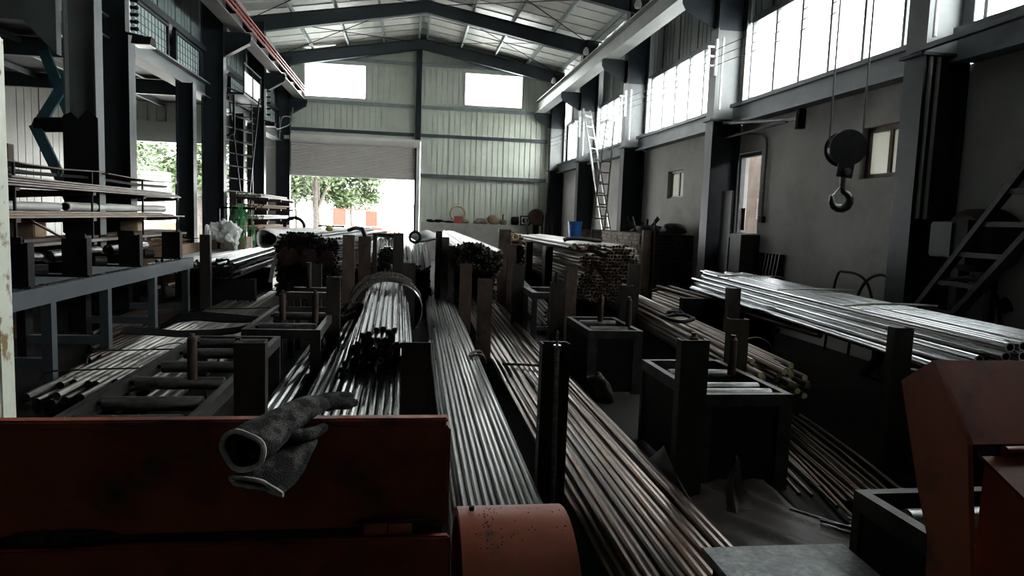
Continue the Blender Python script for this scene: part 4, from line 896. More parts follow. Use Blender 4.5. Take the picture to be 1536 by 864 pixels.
tag(MB().tube([(-1.0, 12.6, 1.30), (-.85, 12.2, 1.36), (-.72, 11.8, 1.34), (-.66, 11.6, 1.22), (-.6, 11.4, 1.15)], .035, 8).build('sling', black_rub), 'black sling draped over the right shoulder of the large dark stack', 'sling')
blob('black_cover', 'black crumpled cover on the silvery stack left of the black post', 'cover', (-.32, 13.2, 1.22), (.2, .2, .05), black_rub, 8, .35)
tie('dark ring of cable on the silvery stack before the door', [(.16+.1*math.cos(t*PI/8), 13.4, 1.19+.1*math.sin(t*PI/8)) for t in range(16)], .03, black_rub, 'cable_ring')
blob('film_heap', 'clear crumpled film on the silvery stack before the door', 'film', (.40, 14.2, 1.18), (.26, .3, .12), white_sack, 12, .25)

# ================================================================ FOREGROUND MACHINES
om = thing('machine_cover', 'large dirty orange hinged machine cover across the lower left, knit gloves on its edge', 'machine', (-.45, 1.6, 0))
c_ = MB().box(-1.05, .092, 1.40, 1.415, .962, 1.178); c_.box(-1.05, .092, 1.40, 1.43, 1.178, 1.19)
c_.build('upper_cover', orange, om, bevel=.004)
MB().box(.086, .098, 1.398, 1.50, .962, 1.17).build('cover_edge', orange_b, om, bevel=.003)
MB().box(-1.05, .10, 1.385, 1.405, .50, .945).build('lower_cover', orange, om, bevel=.004)
MB().box(-1.05, .085, 1.405, 1.42, .90, .97).build('seam_backing', grime, om)
MB().box(-1.0, .07, 1.42, 1.62, 0, .93).build('machine_body', orange, om)
for x0, x1, lb in ((-.072, .035, None), (-.70, -.60, 'grease caked')):
    h = MB().cyl((x0, 1.383, .965), (x0+.045, 1.383, .965), .0125, 14).build('hinge', orange_b if lb is None else grime, om)
    MB().cyl((x0+.048, 1.383, .964), (x1-.012, 1.383, .964), .0115, 14).build('knuckle', orange_b if lb is None else grime, h)
    MB().cyl((x1-.012, 1.383, .964), (x1+.004, 1.383, .964), .006, 10).build('pin', black_steel, h)
blob('grease_smear', None, None, (-.64, 1.395, .962), (.11, .012, .016), grime, 21, .3, parent=om)
blob('grease_smear', None, None, (.0, 1.398, .972), (.08, .006, .008), grime, 22, .3, parent=om)
dr = thing('orange_drum', 'scratched orange round cover at the bottom centre beside the flat bundle', 'machine', (.24, 1.45, 0))
MB().lathe((0, 1.47, .75), [(.185, .125), (.205, .125), (.205, .365), (.185, .365), (.185, .125)], 48, 'x').build('round_cover', orange_b, dr)
MB().lathe((0, 1.47, .75), [(.001, .30), (.184, .30), (.184, .31), (.001, .31)], 32, 'x').build('inner_disc', grime, dr)
MB().box(.14, .35, 1.40, 1.54, 0, .57).build('pedestal', grime, dr)
MB().cyl((.155, 1.49, .952), (.155, 1.49, .963), .006, 8).build('bolt', black_steel, dr)
stuff((lambda m: [m.box(x, x+random.uniform(.0007, .002), y, y+random.uniform(.0007, .002), .75+math.sqrt(.205**2-(y-1.47)**2)-.001, .75+math.sqrt(.205**2-(y-1.47)**2)+.002) for x, y in [(random.choice([random.gauss(.19, .012), random.uniform(.14, .35)]), random.uniform(1.36, 1.5)) for _ in range(60)]] and m)(MB()).build('metal_crumbs', black_steel, dr))
# right machine
rm = thing('machine_hood', 'dirty orange machine hood at the lower right edge with a folded flap', 'machine', (1.35, 1.3, 0))
A, B_, Cc, D_, E_ = (1.315, 1.333), (1.405, 1.268), (1.325, 1.045), (1.285, .955), (1.20, .60)
MB().prism([A, B_, Cc, D_, (1.26, .60), (1.12, .60), (1.16, .90), (1.205, 1.19)], 'x', 1.112, 1.124).build('end_plate', orange, rm)
m = MB()
for (p, q) in ((A, B_), ((1.205, 1.185), A)):
    n_ = Vector((0, -(q[1]-p[1]), q[0]-p[0])).normalized()*.006
    m.add([(1.124, p[0], p[1]), (1.75, p[0], p[1]), (1.75, q[0], q[1]), (1.124, q[0], q[1]), (1.124, p[0]-n_.y, p[1]-n_.z), (1.75, p[0]-n_.y, p[1]-n_.z), (1.75, q[0]-n_.y, q[1]-n_.z), (1.124, q[0]-n_.y, q[1]-n_.z)], [(0,1,2,3), (7,6,5,4), (0,4,5,1), (1,5,6,2), (2,6,7,3), (3,7,4,0)])
m.build('hood_plate', orange, rm)
MB().prism([(1.205, 1.183), (1.213, 1.183), (1.203, 1.16), (1.195, 1.16)], 'x', 1.13, 1.75).build('seam', grime, rm)
m = MB().add([(1.135, 1.192, 1.165), (1.75, 1.192, 1.165), (1.75, 1.06, 1.055), (1.20, 1.06, 1.055), (1.135, 1.20, 1.16), (1.75, 1.20, 1.16), (1.75, 1.068, 1.05), (1.20, 1.068, 1.05)], [(0,1,2,3), (7,6,5,4), (0,4,5,1), (1,5,6,2), (2,6,7,3), (3,7,4,0)])
m.build('flap', orange_b, rm)
MB().add([(1.14, 1.19, 1.155), (1.20, 1.065, 1.05), (1.20, 1.065, .6), (1.14, 1.19, .6), (1.15, 1.195, 1.155), (1.21, 1.07, 1.05), (1.21, 1.07, .6), (1.15, 1.195, .6)], [(0,1,2,3), (7,6,5,4), (0,4,5,1), (1,5,6,2), (2,6,7,3), (3,7,4,0)]).build('skirt', orange, rm)
h = MB().cyl((1.185, 1.192, 1.175), (1.235, 1.192, 1.175), .010, 12).build('hinge', orange_b, rm)
MB().cyl((1.24, 1.192, 1.174), (1.30, 1.192, 1.174), .010, 12).build('knuckle', galv_end, h)
MB().box(1.2, 1.75, 1.1, 1.25, 0, .62).build('machine_body', grime, rm)
# cream cabinet at the left edge
wc = thing('cream_cabinet', 'cream painted upright with rust spots at the left edge', 'cabinet', (-1.5, 2.6, 0))
MB().box(-1.75, -1.265, 2.40, 2.485, 0, 2.11).build('panel', cream, wc, bevel=.006)
MB().box(-1.31, -1.285, 2.43, 2.45, 2.11, 2.2).box(-1.7, -1.31, 2.43, 2.45, 2.18, 2.2).build('top_bracket', black_steel, wc)
# steel plate block at the bottom
sb = thing('plate_block', 'speckled grey steel plate block at the bottom edge right of centre', 'block', (1.4, 2.0, 0))
MB().prism([(1.105, 1.3), (1.62, 1.3), (1.69, 2.37), (1.115, 2.38)], 'z', .37, .40).build('plate', slab_m, sb, bevel=.004)
MB().box(1.14, 1.60, 1.35, 2.32, 0, .37).build('block_body', black_steel, sb)

# ---- gloves on the cover edge
gl = thing('knit_glove', 'upper dirty knit glove with open cuff lying over the orange cover edge', 'glove', (-.27, 1.3, 1.15))
def knit_tube(rings, n=28, wob=.05, seed=1):
    """rings: centre, half width, half height, tangent; open at the start"""
    m = MB(); rnd = random.Random(seed)
    ph = [rnd.uniform(0, 6) for _ in range(4)]
    for k, (c, a, b, d) in enumerate(rings):
        d = Vector(d).normalized(); s = d.cross(Vector((0, 0, 1))).normalized(); u = s.cross(d)
        for j in range(n):
            t = 2*PI*j/n; w = 1+wob*math.sin(3*t+ph[0]+k*.9)+wob*.7*math.sin(5*t+ph[1]-k*1.3)
            p = Vector(c)+s*a*w*math.cos(t)+u*b*w*math.sin(t); m.v.append(tuple(p))
    for k in range(len(rings)-1):
        for j in range(n): m.f.append((k*n+j, k*n+(j+1) % n, (k+1)*n+(j+1) % n, (k+1)*n+j)); m.mi.append(0)
    return m, n
rg = [((-.281, 1.268, 1.172), .041, .036, (.32, .9, .10)), ((-.272, 1.285, 1.175), .044, .038, (.4, .9, .12)), ((-.258, 1.31, 1.182), .044, .036, (.5, .8, .2)),
      ((-.240, 1.34, 1.192), .040, .031, (.6, .7, .3)), ((-.218, 1.37, 1.204), .037, .026, (.7, .7, .3)), ((-.192, 1.40, 1.214), .036, .022, (.75, .65, .1)), ((-.172, 1.425, 1.214), .034, .018, (.75, .65, -.05)), ((-.158, 1.445, 1.212), .026, .012, (.75, .65, -.1))]
m, n = knit_tube(rg)
m.f.append(tuple((len(rg)-1)*n+j for j in range(n))); m.mi.append(0)
g_ = m.build('glove_body', knit, gl, smooth=80); md = g_.modifiers.new('thickness', 'SOLIDIFY'); md.thickness = .004; md.offset = -1
sd = g_.modifiers.new('smooth', 'SUBSURF'); sd.levels = 1; sd.render_levels = 2
rim = [tuple(v) for v in m.v[:n]]
MB().tube(rim, .0052, 6, closed=True).build('cuff_rim', knit_rim, gl)
for k, (dx, dy, dz, L_) in enumerate(((-.012, .022, .004, .055), (.004, .014, .006, .075), (.016, .004, .0, .078), (.024, -.008, -.008, .062))):
    p0 = Vector((-.168+dx*.6, 1.43+dy*.6, 1.212+dz*.3)); d = Vector((.80, .55, .03 if k < 2 else -.12)).normalized()
    MB().tube([p0, p0+d*L_*.35+Vector((0, 0, .004)), p0+d*L_*.75+Vector((0, 0, .002)), p0+d*L_*.95, p0+d*L_], [.0115, .012, .011, .008, .002], 10).build('finger', knit, gl, smooth=80)
p0 = Vector((-.228, 1.33, 1.186)); MB().tube([p0, p0+Vector((.03, .01, -.012)), p0+Vector((.06, .03, -.012)), p0+Vector((.078, .045, -.004)), p0+Vector((.082, .048, -.003))], [.015, .0135, .012, .009, .002], 10).build('thumb', knit, gl, smooth=80)
g2 = thing('knit_glove', 'lower dirty knit glove squashed flat under the open cuffed one', 'glove', (-.24, 1.3, 1.1))
rg2 = [((-.258, 1.252, 1.117), .052, .008, (.42, .9, .22)), ((-.245, 1.275, 1.124), .054, .012, (.42, .9, .25)), ((-.232, 1.30, 1.133), .050, .014, (.5, .8, .4)), ((-.215, 1.335, 1.148), .046, .014, (.5, .7, .5)), ((-.200, 1.365, 1.170), .042, .012, (.5, .6, .6)), ((-.180, 1.39, 1.190), .036, .008, (.6, .6, .5))]
m, n = knit_tube(rg2, seed=4, wob=.09)
# let the right side of the cuff sag over the plate
m.v = [(x, y, z-max(0, (x+.24))*.35) for x, y, z in m.v]
m.f.append(tuple((len(rg2)-1)*n+j for j in range(n))); m.mi.append(0)
g_ = m.build('glove_body', knit, g2, smooth=80); md = g_.modifiers.new('thickness', 'SOLIDIFY'); md.thickness = .0035; md.offset = -1
sd = g_.modifiers.new('smooth', 'SUBSURF'); sd.levels = 1; sd.render_levels = 2
MB().tube([tuple(v) for v in m.v[:n]], .0042, 6, closed=True).build('cuff_rim', knit_rim, g2)

# ---- dirty plastic film on the floor under the right roller table
fm_ = MB(); nx, ny = 26, 30
rr_ = random.Random(5); phs = [(rr_.uniform(4, 14), rr_.uniform(4, 14), rr_.uniform(0, 6)) for _ in range(7)]
for j in range(ny+1):
    for i in range(nx+1):
        u, v = i/nx, j/ny; x = 1.50+u*.72+.06*math.sin(v*7); y = 2.42+v*1.75
        z = .03+sum(abs(math.sin(a*u+b*v+p)) for a, b, p in phs)*.008
        z += .26*max(0, 1-abs(u-.08)/.12)*max(0, min(1, (v-.45)*3))*(1-max(0, v-.8)*4 if v > .8 else 1)
        fm_.v.append((x, y, z))
for j in range(ny):
    for i in range(nx): k = j*(nx+1)+i; fm_.f.append((k, k+1, k+nx+2, k+nx+1)); fm_.mi.append(0)
f_ = fm_.build('plastic_film', plastic_m, smooth=70); tag(f_, 'crumpled dirty plastic film on the oily floor below the right roller table', 'film'); md = f_.modifiers.new('thickness', 'SOLIDIFY'); md.thickness = .004
pk = MB(); n_ = 9
for i in range(n_+1):
    t = i/n_; w_ = .11*(1-t)**.7+.004; x_ = 1.80-.05*t+.012*math.sin(7*t); y_ = 3.42+.05*math.sin(5*t); z_ = .03+.36*t
    pk.v += [(x_-w_*.5, y_, z_), (x_-w_*.1, y_-.03*(1-t), z_), (x_+w_*.3, y_+.02, z_), (x_+w_, y_-.01+.04*t, z_)]
for i in range(n_):
    for j in range(3): pk.f.append((i*4+j, i*4+j+1, i*4+5+j, i*4+4+j)); pk.mi.append(0)
o_ = pk.build('film_peak', pm('pale torn film', (.05, .042, .034), (.10, .085, .07), .4, 0, 9, bump=.4), smooth=60); tag(o_, 'pale torn point of film standing up beside the tall black post', 'film'); md = o_.modifiers.new('thickness', 'SOLIDIFY'); md.thickness = .004
mb = MB()
for i in range(14):
    x, y = random.uniform(2.28, 2.42), random.uniform(2.5, 3.4); a = random.gauss(1.9, .4); l = random.uniform(.1, .3)
    mb.tube([(x-l*math.cos(a), y-l*math.sin(a), .04+random.uniform(0, .06)), (x, y, .07+random.uniform(0, .06)), (x+l*math.cos(a), y+l*math.sin(a), .04+random.uniform(0, .06))], .008, 6)
stuff(tag(mb.build('wire_scrap', roller_steel), 'tangle of thin metal scrap on the floor left of the low right roller table', 'scrap'))
blob('film_scrap', 'shiny crumpled film under the low right roller table', 'film', (1.95, 2.05, .30), (.10, .10, .10), plastic_m, 31, .35)
tag(MB().box(1.85, 2.05, 1.95, 2.15, 0, .20).build('scrap_block', black_steel), 'black block under the low right roller table', 'block')
blob('film_scrap', 'pale rag hanging below the front rail of the right roller table', 'rag', (2.08, 3.90, .46), (.07, .02, .10), plastic_m, 33, .3)
blob('film_scrap', 'pale torn film at the foot of the middle roller table', 'film', (1.72, 5.9, .13), (.10, .07, .15), plastic_m, 35, .3)

# ================================================================ CRANE HOOK
hk = thing('hook_block', 'black crane hook block hanging on two wire ropes before the right wall', 'hook', (3.66, 5.6, 1.8))
HY, HX, HZ = 5.6, 3.70, 2.30
ax = Vector((.25, .97, 0)).normalized(); sd_ = Vector((ax.y, -ax.x, 0))
def disc(mb, c, r, t, n=36):
    c = Vector(c); a = [c+ax*t/2*s for s in (-1, 1)]; o = len(mb.v)
    for q in a:
        for j in range(n):
            an = 2*PI*j/n; mb.v.append(tuple(q+sd_*r*math.cos(an)+Vector((0, 0, r*math.sin(an)))))
    mb.f += [tuple(o+j for j in range(n)), tuple(o+n+j for j in reversed(range(n)))]+[(o+j, o+n+j, o+n+(j+1) % n, o+(j+1) % n) for j in range(n)]; mb.mi += [0]*(n+2)
    return mb
c0 = Vector((HX, HY, HZ)); q = MB(); disc(q, c0-ax*.07, .152, .018); disc(q, c0+ax*.07, .152, .018); q.build('cheek_plate', black_steel, hk)
disc(MB(), c0, .135, .10).build('sheave', hook_m, hk)
lo = MB(); lo.bar(c0-ax*.07+Vector((0, 0, -.08)), c0-ax*.07+Vector((-.02, 0, -.25)), .13, .02, upv=ax); lo.bar(c0+ax*.07+Vector((0, 0, -.08)), c0+ax*.07+Vector((0.05, 0, -.22)), .09, .02, upv=ax); lo.build('side_strap', black_steel, hk)
MB().cyl(c0+ax*.10+Vector((0, 0, -.2)), c0-ax*.10+Vector((0, 0, -.2)), .03, 12).build('cross_pin', hook_m, hk)
hp = []; cc = c0+Vector((-.005, 0, -.44))
for a in range(120, -196, -14): hp.append(cc+sd_*.066*math.cos(R(a))+Vector((0, 0, .066*math.sin(R(a)))))
path = [c0+Vector((0, 0, -.20)), c0+Vector((0, 0, -.30))]+[cc+sd_*(.075*math.cos(R(a)))+Vector((0, 0, .075*math.sin(R(a)))) for a in (75, 45, 15, -15, -45, -75, -105, -135, -165, -195)]
path.append(path[-1]+Vector((0, 0, .02))-sd_*.012)
MB().tube(path, [.022, .024, .026, .030, .034, .036, .038, .038, .036, .032, .027, .022, .012], 12).build('hook', hook_m, hk, smooth=60)
MB().bar(c0+Vector((0, 0, -.31))-sd_*.0, cc-sd_*.075+Vector((0, 0, .02)), .012, .03, upv=ax).build('safety_latch', galv, hk)
for s in (-1, 1):
    MB().tube([c0+sd_*.135*s, c0+sd_*(.135+.0*s)*s+Vector((0, 0, 5.0))], .008, 8).build('wire_rope', cable_m, hk)

# ================================================================ RIGHT WALL FITTINGS
st = thing('leaning_ladder', 'dark flat-railed stair ladder leaning at the far right edge', 'ladder', (5.04, 5.6, 0))
r1a, r1b = Vector((5.04, 6.95, .02)), Vector((5.04, 4.05, 3.5)); r2a, r2b = Vector((5.04, 6.52, .02)), Vector((5.04, 3.70, 3.10))
MB().bar(r1a, r1b, .05, .075, upv=(1, 0, 0)).build('rail', dark_ladder, st); MB().bar(r2a, r2b, .05, .11, upv=(1, 0, 0)).build('rail', dark_ladder, st)
for k in range(11):
    z = .3+k*.28; ya = lerp(r1a.y, r1b.y, (z-r1a.z)/(r1b.z-r1a.z)); yb = lerp(r2a.y, r2b.y, (z-r2a.z)/(r2b.z-r2a.z))
    MB().box(5.02, 5.07, yb, ya, z-.022, z+.022).build('rung', dark_ladder, st)
fn = thing('drum_blower', 'sooty round drum housing with a green case, right of the nearest right column', 'blower', (5.35, 6.05, 1.1))
MB().lathe((0, 6.02, 1.55), [(.001, 5.28), (.24, 5.28), (.30, 5.33), (.31, 5.62), (.28, 5.69), (.001, 5.69)], 28, 'x').build('drum', soot_wall, fn)
MB().box(5.16, 5.30, 6.02, 6.32, 1.38, 1.72).build('green_case', green_m, fn, bevel=.015)
MB().box(5.18, 5.29, 5.86, 6.02, 1.32, 1.74).build('dark_case', black_steel, fn)
for y in (5.85, 6.2): MB().box(5.45, 5.52, y-.03, y+.03, 0, 1.3).build('leg', black_steel, fn)
for k, (pts, r, lb) in enumerate((([(5.4, 5.98, 1.2), (5.35, 6.2, 1.14), (5.3, 6.45, .95), (5.35, 6.5, .6), (5.4, 6.45, .03)], .02, 'black hose drooping from the round drum housing, left one'), ([(5.3, 6.3, 1.12), (5.35, 6.0, 1.18), (5.4, 5.75, 1.10), (5.45, 5.68, .8), (5.45, 5.66, .03)], .022, 'black hose drooping from the round drum housing, right one'), ([(5.48, 8.4, .03), (5.5, 8.3, .95), (5.5, 8.1, 1.08), (5.5, 7.7, 1.0), (5.5, 7.5, .6), (5.5, 7.45, .03)], .016, 'dark cable looping on the wall left of the nearest column, first'), ([(5.55, 8.0, .03), (5.55, 7.9, .8), (5.55, 7.6, 1.08), (5.55, 7.3, .95), (5.5, 7.2, .03)], .018, 'dark cable looping on the wall left of the nearest column, second'))):
    tag(MB().tube(sm(pts, 6), r, 8).build('hose', black_rub), lb, 'hose')
blob('hose_knot', 'black knot where the hoses hang by the stair ladder', 'knot', (5.47, 5.67, .95), (.05, .07, .07), black_rub, 41, .3)
cb = thing('steel_cabinet', 'grey upright steel cabinet below the glassless open window', 'cabinet', (5.5, 11.1, 0))
MB().box(5.36, 5.69, 10.70, 11.50, .02, 1.48).build('body', pm('cabinet grey', (.06, .064, .062), (.08, .084, .08), .6, .2, 3), cb)
MB().box(5.36, 5.40, 11.12, 11.50, 1.48, 2.2).build('upper_panel', MC['cabinet grey'], cb)
MB().box(5.345, 5.36, 11.1, 11.11, .1, 1.42).build('door_gap', black_steel, cb)
MB().box(5.30, 5.36, 10.62, 10.68, 1.55, 1.9).build('red_bracket', brown_steel, cb)
MB().box(5.36, 5.69, 10.66, 11.5, 0, .02).build('plinth', black_steel, cb)
cs = thing('corrugated_offcut', 'dark corrugated sheet leaning on the wall below the cabinet, beyond the bright tubes', 'sheet', (5.5, 10.3, 0))
m = MB()
for k in range(8): m.bar((5.66, 9.95+k*.1, 1.2), (5.5, 9.95+k*.1, .02), .07, .03)
m.bar((5.68, 10.3, 1.2), (5.54, 10.3, .02), .8, .01, upv=(1, 0, 0)); m.build('sheet', dark_ladder, cs)
cd = thing('wall_conduit', 'thin bent grey conduit on the plaster right of the glassless open window', 'conduit', (5.66, 10.8, 1.7))
MB().tube([(5.66, 12.2, 3.28), (5.66, 11.3, 3.16), (5.66, 10.78, 3.1), (5.66, 10.66, 3.02), (5.66, 10.63, 2.9), (5.66, 10.63, 1.75)], .018, 8).build('pipe', col_grey, cd)
MB().box(5.63, 5.69, 10.58, 10.68, 1.68, 1.78).build('outlet', black_steel, cd)
ro = thing('bracket_arm', 'horizontal steel arm sticking out from the right column behind the hook', 'bracket', (5.2, 9.6, 3.2))
MB().tube([(5.34, 11.55, 3.36), (5.34, 9.2, 3.12)], .03, 8).build('arm', sill_m, ro); MB().bar((5.36, 11.55, 3.1), (5.34, 9.5, 3.12), .03, .03).build('strut', black_steel, ro)
MB().lathe((5.34, 9.15, 2.98), [(.001, 0), (.07, 0), (.07, .26), (.001, .26)], 10).build('end_drum', black_steel, ro)
wr2 = thing('cross_arm', 'long pale angle arm on the nearest right column reaching out of frame', 'bracket', (5.4, 5.5, 3.4))
MB().bar((5.12, 6.75, 3.46), (5.12, 3.6, 3.50), .06, .05).build('arm', sill_m, wr2)

# brick bunker
bk = thing('brick_bunker', 'brick bunker with pale brick side and sooty front behind the rusty tubes', 'bunker', (5.0, 14.4, 0))
def bricks(mb, axis, plane, a0, a1, z0, z1, out, L=.23, H=.062, j=.012):
    k = 0; z = z0
    while z+H <= z1+.001:
        a = a0-(L/2 if k % 2 else 0)
        while a < a1-.02:
            b0, b1 = max(a, a0), min(a+L, a1); p = plane+out*random.uniform(.0, .010)
            if b1-b0 > .03:
                q0, q1 = (p, plane-out*.09)
                mb.box(min(q0, q1), max(q0, q1), b0, b1, z, z+H) if axis == 'y' else mb.box(b0, b1, min(q0, q1), max(q0, q1), z, z+H)
            a += L+j
        z += H+j; k += 1
    return mb
MB().box(4.60, 5.62, 13.32, 15.9, 0, 1.40).build('core', mortar, bk)
stuff(bricks(MB(), 'y', 4.53, 13.25, 15.95, .0, 1.45, -1).build('pale_bricks', brick_a, bk))
stuff(bricks(MB(), 'x', 13.25, 4.63, 5.64, .0, 1.45, -1).build('sooty_bricks', soot_wall, bk))
b2 = thing('brick_stack', 'low stack of pale bricks below the two leaning ladders', 'bricks', (4.9, 18.3, 0))
MB().box(4.42, 5.5, 17.9, 18.7, 0, 1.34).build('core', mortar, b2)
stuff(bricks(MB(), 'x', 17.86, 4.34, 5.5, 0, 1.40, -1).build('stacked_bricks', brick_a, b2)); stuff(bricks(MB(), 'y', 4.36, 17.9, 18.7, 0, 1.40, -1).build('stacked_bricks', brick_a, b2))
for i in range(9):
    a = random.uniform(0, 6.28); x, y = random.uniform(4.7, 5.4), random.uniform(13.4, 15.4); pts = [(x-.25*math.cos(a), y-.45*math.sin(a), 1.42), (x, y, 1.47+random.uniform(0, .1)), (x+.12*math.cos(a), y+.3*math.sin(a), 1.6+random.uniform(0, .15))]
    tag(MB().tube(sm(pts, 4), .022, 6).build('bent_rod', black_steel), 'bent black scrap rod lying on top of the brick bunker', 'rod', 'scrap rods on the bunker')
blob('scrap_mound', 'dark scrap mound on top of the brick bunker', 'scrap', (5.1, 14.3, 1.46), (.3, .5, .13), black_steel, 51, .3)
blob('green_cloth', 'dark green cloth on the bunker beside the column', 'cloth', (5.3, 13.5, 1.5), (.2, .2, .12), green_m, 52, .3)
bu = thing('bucket', 'bright blue plastic bucket on the dark crate by the ladders', 'bucket', (4.1, 17.0, 1.2))
MB().lathe((4.12, 17.0, 1.17), [(.001, 0), (.14, 0), (.18, .40), (.19, .40), (.19, .42), (.165, .42), (.13, .03), (.001, .03)], 20).build('pail', bucket_m, bu)
MB().tube(arc((4.12, 17.0, 1.55), .185, 200, 340, 10, 'xz'), .008, 6).build('handle', ins_m, bu)
tag(MB().box(3.85, 4.32, 16.75, 17.4, 0, 1.165).build('dark_crate', black_steel, bevel=.01), 'dark crate carrying the blue bucket', 'crate')
def ladder(label, a0, a1, b0, b1, n, m, w=.035, t0=.04, t1=.96, name='ladder'):
    t = thing(name, label, 'ladder', tuple((Vector(a0)+Vector(b0))/2))
    a0, a1, b0, b1 = map(Vector, (a0, a1, b0, b1))
    MB().bar(a0, a1, w, w*1.6).build('rail', m, t); MB().bar(b0, b1, w, w*1.6).build('rail', m, t)
    for k in range(n):
        q = lerp(t0, t1, k/(n-1)); MB().bar(a0.lerp(a1, q), b0.lerp(b1, q), w*.9, w*.9).build('rung', m, t)
    return t
ladder('pale ladder leaning to the right, its top over the small platform plate', (4.42, 17.0, .02), (5.20, 18.4, 4.25), (4.80, 16.95, .02), (5.42, 18.4, 4.25), 14, alu)
ladder('pale ladder leaning against the upper strip window behind the other ladder', (5.30, 17.6, .02), (4.85, 19.6, 4.75), (5.60, 17.9, .02), (5.12, 19.9, 4.75), 15, alu)
tag(MB().box(5.12, 5.5, 18.25, 18.75, 4.25, 4.30).build('platform_plate', alu), 'small tilted platform plate at the top of the right leaning ladder', 'plate')
ladder('dark ladder among the left columns, leaning toward the door', (-4.22, 17.6, .02), (-4.30, 17.6, 4.95), (-3.92, 19.0, .02), (-3.98, 19.0, 4.95), 16, dark_ladder, w=.03)
ladder('dark ladder among the left columns, crossing the other one', (-4.05, 18.2, .02), (-3.62, 18.2, 4.3), (-3.80, 18.0, .02), (-4.28, 18.0, 4.3), 14, dark_ladder, w=.028)
pf = thing('service_platform', 'small service platform with pale panel high among the left columns', 'platform', (-4.2, 18.4, 4.3))
MB().box(-4.5, -3.85, 17.6, 19.6, 4.28, 4.33).build('deck', col_dark, pf)
MB().box(-3.88, -3.86, 17.7, 19.5, 4.38, 4.85).build('panel', trim_white, pf)
for y in (17.65, 18.6, 19.55): MB().cyl((-3.86, y, 4.33), (-3.86, y, 5.05), .018, 8).build('stanchion', dark_ladder, pf)
MB().cyl((-3.86, 17.65, 5.03), (-3.86, 19.55, 5.03), .018, 8).build('handrail', dark_ladder, pf)
MB().bar((-4.1, 17.7, 4.28), (-4.1, 17.7, 3.4), .05, .05).bar((-4.1, 17.7, 3.4), (-4.5, 17.7, 3.2), .05, .05).build('bracket', dark_ladder, pf)

# blue scissor arms
bs = thing('scissor_arm', 'blue steel scissor arms with dark cross cylinder behind the near left post', 'lift', (-5.5, 12.6, 0))
def link(*p, w=.16, t=.06):
    m = MB()
    for a, b in zip(p[:-1], p[1:]): m.bar(a, b, w, t, upv=(0, 1, 0))
    return m
link((-5.85, 12.62, 4.05), (-5.45, 12.62, 2.95)).build('arm', blue_steel, bs)
link((-5.38, 12.55, 3.75), (-5.95, 12.55, 2.80)).build('arm', blue_steel, bs)
link((-5.95, 12.48, 2.84), (-5.52, 12.48, 1.85), (-5.2, 12.48, .9)).build('arm', blue_steel, bs)
link((-5.5, 12.7, 2.8), (-5.3, 12.7, 1.5), w=.08).build('arm', blue_steel, bs)
MB().cyl((-5.95, 12.55, 2.84), (-4.95, 12.55, 2.90), .12, 14).build('cross_cylinder', black_steel, bs)
link((-5.05, 12.62, 3.95), (-4.72, 12.62, 2.9)).build('arm', blue_steel, bs); link((-4.70, 12.55, 3.95), (-4.95, 12.55, 3.35)).build('arm', blue_steel, bs)
link((-5.05, 12.62, 2.5), (-4.65, 12.62, 1.6), w=.13).build('arm', blue_steel, bs); link((-4.65, 12.55, 2.45), (-5.05, 12.55, 1.6), w=.13).build('arm', blue_steel, bs)
MB().box(-6.0, -4.7, 12.4, 12.8, 0, .9).build('base', black_steel, bs)
for (x, lb) in ((-5.25, 'left'), (-4.62, 'right')):
    tag(MB().box(x, x+.28 if lb == 'left' else x+.05, 11.9, 11.98, 0, 2.4 if lb == 'left' else 2.25).build('brown_plate', brown_steel), 'brown primed plate standing behind the cantilever rack, %s one' % lb, 'plate')

# ================================================================ LEDGE CLUTTER AT THE BACK WALL
def hoop_box():
    t = thing('red_box_hoop', 'red box with a pale hoop on the back ledge', 'tool', (1.85, 25.82, 1.37))
    MB().box(1.72, 2.02, 25.74, 25.9, 1.37, 1.62).build('box', red_m, t, bevel=.01)
    MB().tube([(1.86+.27*math.cos(a*PI/10), 25.95, 1.72+.27*math.sin(a*PI/10)) for a in range(20)], .04, 8, closed=True).build('hoop', pm('pale hoop', (.42, .38, .27), (.5, .45, .33), .6), t)
hoop_box()
for k, (x, sx, sz, m, lb) in enumerate(((.85, .12, .05, black_steel, 'flat dark part at the left end of the back ledge'), (1.15, .16, .06, black_steel, 'second flat dark part on the back ledge near the door'), (1.5, .2, .04, frame_steel, 'flat grey part on the back ledge left of the red box'), (2.15, .14, .07, cloth_m, 'pale bundle on the ledge right of the red box'), (2.75, .3, .12, cloth_m, 'brown cloth bundle on the ledge'), (3.15, .22, .16, wood, 'striped cloth bag on the ledge right of the brown bundle'), (3.5, .15, .1, cloth_m, 'grey rag on the ledge left of the dark machine'))):
    blob('ledge_part', lb, 'part', (x, 25.86, 1.37+sz*.9), (sx, .1, sz), m, 60+k, .25, flat=.1)
mo = thing('dark_motor', 'small dark motor on the back ledge left of the framed guard', 'motor', (3.98, 25.85, 1.37))
MB().lathe((0, 25.86, 1.53), [(.001, 3.84), (.13, 3.84), (.15, 3.9), (.15, 4.1), (.001, 4.1)], 16, 'x').build('housing', black_steel, mo); MB().box(3.86, 4.08, 25.76, 25.96, 1.37, 1.42).build('foot', black_steel, mo)
gf = thing('guard_frame', 'dark square guard frame standing on the back ledge', 'guard', (4.35, 25.85, 1.37))
MB().box(4.17, 4.55, 25.82, 25.88, 1.37, 1.42).box(4.17, 4.55, 25.82, 25.88, 1.68, 1.73).box(4.17, 4.22, 25.82, 25.88, 1.42, 1.68).box(4.50, 4.55, 25.82, 25.88, 1.42, 1.68).build('frame', frame_steel, gf)
MB().lathe((4.36, 25.84, 1.55), [(.001, -.01), (.11, -.01), (.11, .02), (.001, .02)], 14, 'y').build('wheel', black_steel, gf)
